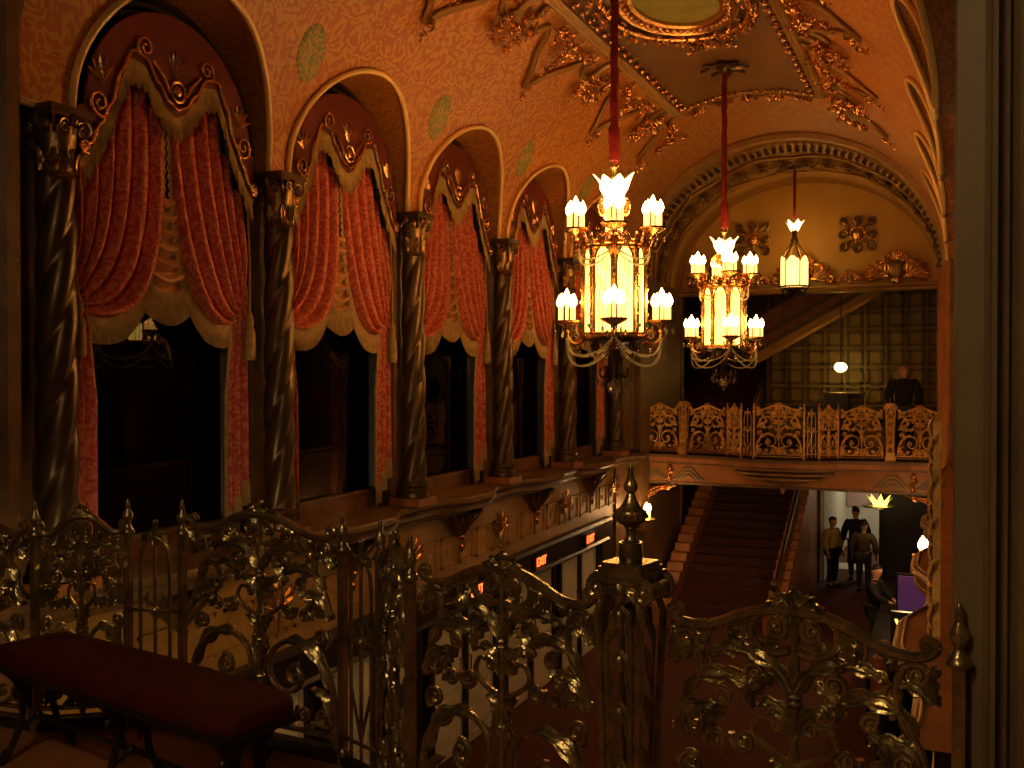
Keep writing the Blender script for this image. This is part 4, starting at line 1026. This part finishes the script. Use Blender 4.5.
def chandelier(loc, ang0, zt, label, group, E_):
    """loc = point on the floor under it; z given absolutely; zt = ceiling height"""
    t = empty('chandelier', loc); tag(t, label, 'chandelier', group)
    # hanging stem with velvet sleeve
    b = MB(); b.tube([(0, 0, 3.74+.1*k) for k in range(int((zt-3.74)/.1))]+[(0, 0, zt)], .012, 6); b.build('stem', 'brass', t)
    b = MB(); m_ = 44; b.tube([(.004*math.sin(k*.9), 0, 3.80+(zt-.12-3.80)*k/m_) for k in range(m_+1)], [.058 if k == 0 else (.062-.004*(k % 2) if k < 7 else .040+.004*math.sin(k*1.3)) for k in range(m_+1)], 10); b.build('velvet_sleeve', 'rope', t)
    b = MB(); b.lathe([(.16, zt), (.15, zt-.03), (.09, zt-.06), (.07, zt-.09), (.03, zt-.12), (.02, zt-.14)], 16)
    for k in range(8):
        a = 2*PI*k/8; d = Vector((math.cos(a), math.sin(a), 0)); b.leaf([d*(.10+.26*q)+Vector((0, 0, zt-.05+.01*math.sin(PI*q))) for q in [j/5 for j in range(6)]], .07, (0, 0, -1), 3)
    b.build('ceiling_rose', 'bronze', t)
    b = MB(); b.lathe([(.02, 3.58), (.03, 3.62), (.02, 3.66), (.025, 3.70), (.04, 3.73), (.02, 3.76), (.01, 3.8)], 12); b.tube([(.05*math.cos(k*PI/5+.2), 0, 3.77+.05*math.sin(k*PI/5+.2)) for k in range(10)], .008, 5, closed=True); b.build('hanging_ring', 'brass', t)
    # glowing petal cup
    b = MB()
    for k in range(7):
        a = 2*PI*k/7+ang0+.3; d = Vector((math.cos(a), math.sin(a), 0)); sd = Vector((-d.y, d.x, 0)); rows = []
        for j in range(7):
            q = j/6; rr = .07+.06*q+.085*q*q*(1 if k % 2 else .8); wd = (.06+.075*q)*(1-max(0, q-.5)**1.2*2.2); rows.append([d*(rr-.012*abs(u))+sd*wd*u+Vector((0, 0, 3.40+.235*q+(.03 if k % 2 else 0)*q)) for u in (-1, -.5, 0, .5, 1)])
        b.grid(rows)
    b.lathe([(.05, 3.38), (.07, 3.40), (.06, 3.44)], 12); b.build('petal_cup', 'lily', t)
    b = MB(); b.lathe([(.03, 3.0), (.05, 3.05), (.03, 3.12), (.04, 3.25), (.06, 3.33), (.075, 3.37), (.05, 3.4), (.03, 3.6)], 14); 
    for k in range(4):
        a = ang0+PI/4+k*PI/2; d = Vector((math.cos(a), math.sin(a), 0)); b.tube([d*(.14+u)+Vector((0, 0, 3.32+v)) for u, v in spiral(0, 0, .085, 1.6, 2.4, -1)], .018, 6); b.leaf([d*(.05+.16*q)+Vector((0, 0, 3.24+.16*math.sin(q*PI*.8))) for q in [j/6 for j in range(7)]], .04, (0, 0, 1), 3)
    b.build('scrolled_neck', 'gilt', t)
    # eight-sided lantern body
    rb = .30
    def corner(k, z, r=rb): a = ang0+PI*k/4; return Vector((r*math.cos(a), r*math.sin(a), z))
    for k in range(8):
        p, q = corner(k, 0), corner(k+1, 0); n_ = Vector((p+q)).normalized()
        b = MB(); poly = []
        for j in range(17):
            a = PI*j/16; poly.append((.5-.40*math.cos(a), 2.74+.18*math.sin(a)))
        poly = [(.10, 2.06)]+poly+[(.90, 2.06)]
        P = lambda u, z, o: p.lerp(q, u)+Vector((0, 0, z))+n_*o
        m_ = len(poly); b.add([P(u, z, -.004) for u, z in poly]+[P(u, z, .004) for u, z in poly], [tuple(range(m_)), tuple(range(2*m_-1, m_-1, -1))]+[(i, (i+1) % m_, m_+(i+1) % m_, m_+i) for i in range(m_)])
        pn = b.build('glass_panel', 'lamp_panel', t, False)
        b = MB()
        for j in range(3): b.tube([P(.10+.2*j, 2.06, .008), P(.10+.2*j+.0, 2.35, .008), P(.3+.2*j, 2.84-.03*j, .008)], .004, 4)
        b.tube([P(u, z, .006) for u, z in poly], .012, 5, closed=True); b.build('leading', 'bronze', pn)
    b = MB()
    for k in range(8):
        b.tube([corner(k, 2.03, rb+.01), corner(k, 2.9, rb+.01)], .022, 6)
        for j in range(6): b.blob(corner(k, 2.12+.13*j, rb+.03), .018, n=4)
    for z, r in ((2.03, .33), (2.06, .32), (2.92, .31), (2.97, .29)): b.tube([corner(k, z, r) for k in range(8)], .020, 6, closed=True)
    b.lathe([(.30, 2.95), (.24, 3.0), (.14, 3.03), (.06, 3.10), (.03, 3.12)], 24, flute=8, amp=.04)
    for k in range(16): a = ang0+2*PI*k/16; d = Vector((math.cos(a), math.sin(a), 0)); b.leaf([d*(.30+.03*math.sin(PI*q))+Vector((0, 0, 2.92+.14*q)) for q in (0, .3, .6, .8, 1)], .04, d, 2)
    b.build('cage', 'gilt', t)
    b = MB()
    for k in range(8): b.blob(corner(k, 2.14, rb+.04), .022, n=5)
    b.build('jewels', 'jewel', t)
    for k in range(4): cluster(t, ang0+k*PI/2, .385, 3.13, br=-.05)
    for k in range(4): cluster(t, ang0+k*PI/2, .475, 2.20, br=-.02)
    # swags of beads
    for k in range(4):
        a0, a1 = ang0+k*PI/2, ang0+(k+1)*PI/2
        for rr, zz, sag, n_, br in ((.47, 2.04, .20, 34, .013), (.48, 2.04, .30, 36, .013), (.36, 2.93, .14, 30, .012), (.36, 2.93, .20, 30, .012)):
            b = MB(); swag(b, (rr*math.cos(a0), rr*math.sin(a0), zz), (rr*math.cos(a1), rr*math.sin(a1), zz), sag, n_, br); b.build('bead_swag', 'bead', t)
    b = MB(); b.lathe([(.33, 2.03), (.30, 2.0), (.16, 1.97), (.06, 1.94), (.05, 1.86), (.07, 1.80), (.04, 1.74), (.05, 1.66), (.02, 1.6)], 20, flute=8, amp=.05)
    for k in range(4):
        a = ang0+PI/4+k*PI/2; d = Vector((math.cos(a), math.sin(a), 0)); b.tube([d*u+Vector((0, 0, v)) for u, v in bez((.04, 1.70), (.14, 1.58), (.22, 1.62), (.19, 1.72), 10)], .013, 6); b.tube([d*(.26+u)+Vector((0, 0, 1.93+v)) for u, v in spiral(0, 0, .07, 1.6, -1.5, 1)], .014, 6)
    b.build('lower_stem', 'bronze', t)
    b = MB(); b.blob((0, 0, 1.53), .075, (1, 1, .85), 8); b.lathe([(.001, 1.39), (.018, 1.43), (.012, 1.48)], 8)
    for k in range(10): a = 2*PI*k/10; b.blob((.05*math.cos(a), .05*math.sin(a), 1.485), .018, n=4)
    b.build('crystal_ball', 'crystal', t)
    for k in range(8):
        a = ang0+2*PI*k/8; b = MB(); b.lathe([(.001, -.085), (.022, -.035), (.013, -.008), (.002, 0), (.002, .06)], 6, (.17*math.cos(a), .17*math.sin(a), 1.62-.03*(k % 2))); b.build('crystal_drop', 'crystal', t)
        b = MB(); b.lathe([(.001, -.11), (.028, -.045), (.016, -.01), (.002, 0), (.002, .10)], 6, (.43*math.cos(a+.2), .43*math.sin(a+.2), 1.92)); b.build('crystal_drop', 'crystal', t)
    for k in range(4):
        a = ang0+k*PI/2; lamp('candle_light', (.385*math.cos(a), .385*math.sin(a), 3.36), E_, t, radius=.06); lamp('candle_light', (.475*math.cos(a), .475*math.sin(a), 2.43), E_*.9, t, radius=.06)
    return t
CH1 = (-3.14, 9.62, 0); CH2 = (-3.12, 14.75, 0)
def face(p): return math.atan2(-p[1], -p[0])
chandelier(CH1, face(CH1), 6.18, 'large lit two-tier chandelier on a red velvet sleeve, the nearer and bigger of the two', 'two-tier candle chandeliers', 26)
chandelier(CH2, face(CH2)+R(12), 6.18, 'lit two-tier chandelier on a long red sleeve, farther down the hall', 'two-tier candle chandeliers', 26)

# hanging lantern in the far arch
t = empty('hanging_lantern', (-3.08, 21.5, 0)); tag(t, 'lit cylindrical hanging lantern of amber glass in front of the lunette wall', 'lantern')
b = MB(); b.tube([(0, 0, 4.86), (0, 0, 5.98)], .03, 8); b.build('stem', 'rope', t)
b = MB(); b.lathe([(.2, 6.0), (.18, 5.96), (.05, 5.92), (.02, 5.86)], 16)
for k in range(6): a = k*PI/3; d = Vector((math.cos(a), math.sin(a), 0)); b.leaf([d*(.1+.3*q)+Vector((0, 0, 5.93)) for q in (0, .3, .6, .8, 1)], .08, (0, 0, -1), 3)
b.build('ceiling_rose', 'bronze', t)
b = MB()
for k in range(6):
    a = k*PI/3; d = Vector((math.cos(a), math.sin(a), 0)); sd = Vector((-d.y, d.x, 0)); b.grid([[d*(.06+.09*q+.05*q*q)+sd*u*(.05+.04*q)*(1-max(0, q-.5)*1.8)+Vector((0, 0, 4.62+.22*q)) for u in (-1, 0, 1)] for q in (0, .25, .5, .75, 1)])
b.build('petal_cup', 'lily', t)
b = MB(); b.lathe([(.03, 4.30), (.06, 4.36), (.09, 4.42), (.05, 4.5), (.05, 4.6), (.08, 4.64), (.03, 4.66), (.02, 4.88)], 14)
for k in range(6): a = k*PI/3; d = Vector((math.cos(a), math.sin(a), 0)); b.tube([d*r_+Vector((0, 0, z)) for r_, z in ((.06, 4.38), (.14, 4.25), (.25, 4.08), (.29, 3.98))], .016, 6); b.tube([d*.29+Vector((0, 0, 3.46)), d*.29+Vector((0, 0, 4.0))], .014, 6); b.leaf([d*(.25-.1*q)+Vector((0, 0, 3.44-.16*math.sin(q*PI*.6))) for q in (0, .3, .6, .8, 1)], .06, d, 3)
for z, r in ((3.46, .31), (3.42, .28)): b.tube([(r*math.cos(2*PI*k/24), r*math.sin(2*PI*k/24), z) for k in range(24)], .018, 6, closed=True)
b.lathe([(.02, 3.18), (.05, 3.24), (.03, 3.3), (.12, 3.36), (.26, 3.42), (.28, 3.44)], 16); b.build('frame', 'bronze', t)
for k in range(6):
    a0 = k*PI/3; b = MB(); rows = []
    for j in range(9):
        a = a0+(j/8)*PI/3*.90+.05; rows.append([(.275*math.cos(a), .275*math.sin(a), 3.48), (.275*math.cos(a), .275*math.sin(a), 3.96+.13*math.sin(PI*j/8))])
    b.grid(rows); b.build('glass_panel', 'lantern_panel', t)
lamp('lantern_light', (0, 0, 4.05), 15, t, (1, .55, .12), .06); lamp('lantern_light', (0, -.45, 3.7), 9, t, (1, .55, .12), .12)

# globe pendant in the foyer
t = empty('pendant_lamp', (-2.66, 26.6, 0)); tag(t, 'small round glowing globe lamp hanging before the coffered wall', 'pendant lamp')
b = MB(); b.tube([(0, 0, 1.93), (0, 0, 6.3)], .012, 6); b.build('cord', 'iron', t)
b = MB(); b.blob((0, 0, 1.80), .155, (1, 1, .8), 12); b.build('globe', 'globe', t); b = MB(); b.lathe([(.05, 1.9), (.06, 1.93), (.03, 1.97), (.012, 2.0)], 12); b.build('cap', 'bronze', t)
lamp('globe_light', (0, .05, 1.58), 12, t, (1, .62, .10), .14)

# wall sconces on the end pilasters, at ground floor
def sconce(x, y, z, s, label, E_):
    t = empty('wall_sconce', (x, y, z)); tag(t, label, 'wall sconce', 'lit candle sconces by the far balcony')
    b = MB(); b.lathe([(.02, -.42), (.05, -.36), (.03, -.28), (.08, -.2), (.05, -.1), (.04, 0)], 10, (s*.05, 0, 0)); b.tube([(s*u, 0, v) for u, v in bez((.05, -.2), (.2, -.34), (.34, -.25), (.34, -.12), 10)], .018, 6); b.build('wall_plate', 'gilt', t)
    b = MB(); b.lathe([(.02, -.13), (.06, -.10), (.15, -.06), (.17, -.04), (.15, -.03)], 14, (s*.34, 0, 0)); b.build('cup', 'gilt', t)
    for k in range(3): a = 2*PI*k/3; bulb_into(t, s*.34+.06*math.cos(a), .06*math.sin(a), -.04, .12 if k else .17)
    b = MB(); b.lathe([(.05, .06), (.075, .10), (.07, .17), (.02, .27), (.001, .29)], 10, (s*.34, 0, 0)); b.build('flame_shade', 'bulb', t)
    lamp('sconce_light', (s*.58, -.12, .15), E_, t, (1, .62, .28), radius=.08)
sconce(-5.94, 19.25, -1.2, 1, 'lit candle sconce on the left pilaster, behind the urn of the near post', 30)
sconce(-.14, 18.0, -1.34, -1, 'lit candle sconce on the right wall beneath the far balcony', 60)
# crown-shaped ceiling lamp in the lobby
t = empty('ceiling_lamp', (-1.55, 24.2, -.5)); tag(t, 'crown-shaped yellow ceiling lamp in the lobby under the far balcony', 'ceiling lamp')
b = MB(); b.tube([(0, 0, -.55), (0, 0, 0)], .02, 6); b.lathe([(.12, 0), (.1, -.03), (.02, -.05)], 12); b.lathe([(.03, -.95), (.2, -.91), (.36, -.89), (.38, -.86), (.2, -.87)], 18); b.build('tray', 'brass', t)
b = MB()
for k in range(8):
    a = k*PI/4; d = Vector((math.cos(a), math.sin(a), 0)); sd = Vector((-d.y, d.x, 0)); b.grid([[d*(.10+.20*q)+sd*u*.10*(1-q)+Vector((0, 0, -.87+.24*q)) for u in (-1, 0, 1)] for q in (0, .3, .6, 1)])
b.build('glass_crown', 'yellow', t)
lamp('crown_light', (0, 0, -1.1), 6, t, (1, .75, .3), .1)

# unseen lamp added under the near balcony to brighten the lobby doors
for y_ in (3.0,):
    t = empty('door_fill_lamp', (-2.6, y_, -.5)); tag(t, 'added fill lamp under the near balcony, below the railing', 'ceiling lamp')
    b = MB(); b.tube([(0, 0, -.3), (0, 0, 0)], .02, 6); b.build('stem', 'brass', t); b = MB(); b.lathe([(.01, -.46), (.14, -.42), (.22, -.32), (.23, -.28), (.20, -.30)], 20); b.build('bowl', 'globe', t)
    lamp('door_fill_light', (0, 0, -.62), 190, t, (1, .74, .42), .2)
# ------------------------------------------------------------------ people
def skin(name, V, Ed, m, parent=None, sub=2, root=0):
    """one continuous surface grown around a jointed skeleton: V = [(point, radius or (rx, ry))]"""
    me = bpy.data.meshes.new(name); me.from_pydata([tuple(v[0]) for v in V], Ed, [])
    o = bpy.data.objects.new(name, me); col.objects.link(o)
    md = o.modifiers.new('skin', 'SKIN'); md.use_smooth_shade = True; md.branch_smoothing = .6
    for i, v in enumerate(V):
        r = v[1] if isinstance(v[1], tuple) else (v[1], v[1]); me.skin_vertices[0].data[i].radius = r; me.skin_vertices[0].data[i].use_root = (i == root)
    s_ = o.modifiers.new('sub', 'SUBSURF'); s_.levels = sub; s_.render_levels = sub
    dg = bpy.context.evaluated_depsgraph_get(); nm_ = bpy.data.meshes.new_from_object(o.evaluated_get(dg)); o.modifiers.clear(); o.data = nm_; bpy.data.meshes.remove(me)
    nm_.materials.clear(); nm_.materials.append(M[m]); nm_.polygons.foreach_set('use_smooth', [True]*len(nm_.polygons))
    if parent: o.parent = parent
    return o
def person(loc, face_deg, H, label, top, bottom, hair='short', pose=None, group=None, coat=False):
    """standing figure facing its own -Y; pose: elbows/wrists/knees/ankles overrides"""
    k = H/1.76; J = dict(pel=(0, 0, .95), wai=(0, .01, 1.10), che=(0, .01, 1.30), nck=(0, .015, 1.475), hd0=(0, -.02, 1.555), hd1=(0, -.012, 1.64), hd2=(0, -.002, 1.71),
        shL=(.195, .015, 1.415), elL=(.285, .03, 1.14), wrL=(.28, -.06, .91), shR=(-.195, .015, 1.415), elR=(-.285, .03, 1.14), wrR=(-.28, -.06, .91),
        hpL=(.09, 0, .90), knL=(.105, -.02, .50), anL=(.105, .025, .09), toL=(.12, -.13, .035), hpR=(-.09, 0, .90), knR=(-.105, -.02, .50), anR=(-.105, .025, .09), toR=(-.12, -.13, .035))
    if pose: J.update(pose)
    J = {a: Vector(v)*k for a, v in J.items()}
    t = empty('person', loc, R(face_deg)); tag(t, label, 'person', group)
    r = {'pel': (.155, .12), 'wai': (.145, .105), 'che': (.165, .12), 'col': (.125, .10), 'nck': .050, 'hd0': (.075, .08), 'hd1': (.115, .128), 'hd2': (.08, .098), 'sh': .075, 'el': .052, 'wr': .033, 'hp': .10, 'kn': .068, 'an': .045, 'to': .038}
    names_ = list(J); idx = {a: i for i, a in enumerate(names_)}
    V = [(J[a], tuple(x*k for x in rr) if isinstance(rr := r.get(a, r.get(a[:2])), tuple) else rr*k) for a in names_]
    Ed = [('pel', 'wai'), ('wai', 'che'), ('che', 'nck'), ('nck', 'hd0'), ('hd0', 'hd1'), ('hd1', 'hd2')]
    for s in 'LR': Ed += [('che', 'sh'+s), ('sh'+s, 'el'+s), ('el'+s, 'wr'+s), ('pel', 'hp'+s), ('hp'+s, 'kn'+s), ('kn'+s, 'an'+s), ('an'+s, 'to'+s)]
    Ed = [(idx[a], idx[b_]) for a, b_ in Ed]
    for s, sg in (('L', 1), ('R', -1)):   # palm, four fingers, thumb
        w_ = J['wr'+s]; dr = (w_-J['el'+s]).normalized(); sd = Vector((0, -1, 0)); sd = (sd-dr*sd.dot(dr)).normalized(); pn = dr.cross(sd)*sg
        pal = w_+dr*.055*k; V.append((pal, (.026*k, .034*k))); ip = len(V)-1; Ed.append((idx['wr'+s], ip))
        for f_, L in ((-1.5, .062), (-.5, .075), (.5, .080), (1.5, .072)):
            a = pal+dr*.045*k+sd*f_*.019*k; b_ = a+dr*L*.55*k-pn*.006*k; c = a+dr*L*k-pn*.024*k; i0 = len(V)
            V += [(a, .0095*k), (b_, .0085*k), (c, .007*k)]; Ed += [(ip, i0), (i0, i0+1), (i0+1, i0+2)]
        a = w_+dr*.035*k+sd*.036*k; b_ = a+dr*.03*k+sd*.02*k; i0 = len(V); V += [(a, .011*k), (b_, .009*k)]; Ed += [(ip, i0), (i0, i0+1)]
    skin('body', V, Ed, 'skin', t)
    hc = J['hd1']; b = MB()
    b.blob(hc+Vector((0, -.088, -.012))*k, .014*k, (.8, 1.0, 1.5), 6)
    for s in (-1, 1): b.blob(hc+Vector((s*.078, .01, -.01))*k, .022*k, (.4, .8, 1.3), 6)
    b.build('nose_and_ears', 'skin', t)
    b = MB()
    for s in (-1, 1): b.blob(hc+Vector((s*.030, -.078, .012))*k, .010*k, (1.2, .6, .7), 5)
    b.tube([hc+Vector((x, -.082+abs(x)*.25, -.048))*k for x in (-.022, 0, .022)], .004*k, 5); b.build('eyes_and_mouth', 'hair', t)
    def sub_(keys, edges, grow, nm, m, edit=None):
        J2 = dict(J); J2.update(edit or {}); ii = {a: i for i, a in enumerate(keys)}
        VV = [(J2[a], tuple((x+grow)*k for x in rr) if isinstance(rr := r.get(a, r.get(a[:2])), tuple) else (rr+grow)*k) for a in keys]
        return skin(nm, VV, [(ii[a], ii[b_]) for a, b_ in edges], m, t)
    sub_(['pel', 'wai', 'che', 'nck', 'shL', 'elL', 'wrL', 'shR', 'elR', 'wrR', 'col'], [('pel', 'wai'), ('wai', 'che'), ('che', 'col'), ('col', 'nck'), ('che', 'shL'), ('shL', 'elL'), ('elL', 'wrL'), ('che', 'shR'), ('shR', 'elR'), ('elR', 'wrR')], .030, 'top', top,
         {'col': Vector((0, .012, 1.43))*k, 'nck': J['nck']+Vector((0, 0, .0))*k, 'wrL': J['wrL'].lerp(J['elL'], .08), 'wrR': J['wrR'].lerp(J['elR'], .08), 'pel': J['pel']+Vector((0, 0, -.02))})
    sub_(['pel', 'hpL', 'knL', 'anL', 'hpR', 'knR', 'anR'], [('pel', 'hpL'), ('hpL', 'knL'), ('knL', 'anL'), ('pel', 'hpR'), ('hpR', 'knR'), ('knR', 'anR')], .014, 'trousers', bottom)
    if coat:
        b = MB(); b.lathe([(.20*k, .42*k), (.185*k, .7*k), (.165*k, .95*k), (.15*k, 1.12*k)], 20); b.xform(Matrix.Diagonal((1, .8, 1, 1))); b.build('coat_skirt', top, t)
    for s in 'LR':
        b = MB(); a, c = J['an'+s], J['to'+s]; b.tube([a+Vector((0, .05, -.04))*k, a+Vector((0, .01, -.035))*k, a.lerp(c, .6)+Vector((0, 0, -.015))*k, c+Vector((0, -.03, 0))*k], [.035*k, .048*k, .045*k, .03*k], 8); b.build('shoe', 'black', t)
    if hair != 'bald':
        b = MB(); rows = []
        for i in range(9):
            th = (PI*.62 if hair == 'short' else PI*.80)*i/8; rows.append([hc+Vector((.088*math.sin(th)*math.cos(a), .012+.104*math.sin(th)*math.sin(a), .032+.092*math.cos(th)+(.05*max(0, -math.sin(a))*math.sin(th) if i > 3 else 0)))*k for a in [2*PI*q/18 for q in range(18)]])
        b.grid(rows, True); b.build('hair', 'hair', t)
    return t
person((-.93, 21.3, 0), 2, 1.86, 'man in a black sweater and grey trousers standing behind the far railing', 'navy', 'denim', 'bald', dict(elL=(.27, .05, 1.15), wrL=(.22, -.04, .93), elR=(-.27, .05, 1.15), wrR=(-.22, -.04, .93)))
person((-2.66, 24.9, GF), 60, 1.68, 'person in a mustard top standing at the left edge of the bright doorway', 'yellowcloth', 'navy', 'long')
person((-2.22, 25.9, GF), 200, 1.82, 'person in a long black coat seen dark against the bright doorway', 'navy', 'denim', 'short', coat=True)
person((-1.93, 24.6, GF), 175, 1.66, 'person in olive clothes with back turned, rightmost of those at the bright doorway', 'olivecloth', 'denim', 'short')
person((-1.28, 19.0, GF), 75, 1.68, 'person in black leaning at the counter beside the purple panel', 'navy', 'navy', 'short', dict(elL=(.26, -.10, 1.2), wrL=(.12, -.30, 1.10), elR=(-.26, -.10, 1.2), wrR=(-.12, -.30, 1.10)))
person((-.86, 13.7, GF), 100, 1.72, 'bald person in a rust shirt on the lobby floor beyond the right railing panel', 'brick', 'navy', 'bald')

# gilded carved strip on the first right-hand pier
t = empty('carved_strip', (-.10, 6.2, 0)); tag(t, 'narrow gilded carved strip running down the right wall beside the near jamb', 'plaster ornament')
b = MB(); b.box(-.012, .03, -.04, .04, -1.5, 1.40); b.build('backing', 'litgold', t, False)
b = MB()
for k in range(24):
    z = -1.42+.118*k; s = 1 if k % 2 else -1
    b.leaf([(-.01-.02*math.sin(PI*q), s*(.02+.06*q), z+.12*q) for q in (0, .3, .6, .8, 1)], .035, (-1, 0, 0), 3); b.blob((-.015, 0, z), .024, n=5)
b.build('carving', 'litgold', t)

# ceiling lamp of the near balcony, behind the viewer
t = empty('bowl_lamp', (-1.3, -.4, 4.59)); tag(t, 'glass bowl lamp on the near balcony ceiling', 'ceiling lamp')
b = MB(); b.tube([(0, 0, -.5), (0, 0, 0)], .02, 8); b.build('stem', 'brass', t)
b = MB(); b.lathe([(.01, -.66), (.14, -.62), (.22, -.52), (.23, -.48), (.20, -.50)], 20); b.build('bowl', 'globe', t)
lamp('bowl_light', (0, 0, -.85), 115, t, (1, .78, .46), .25)
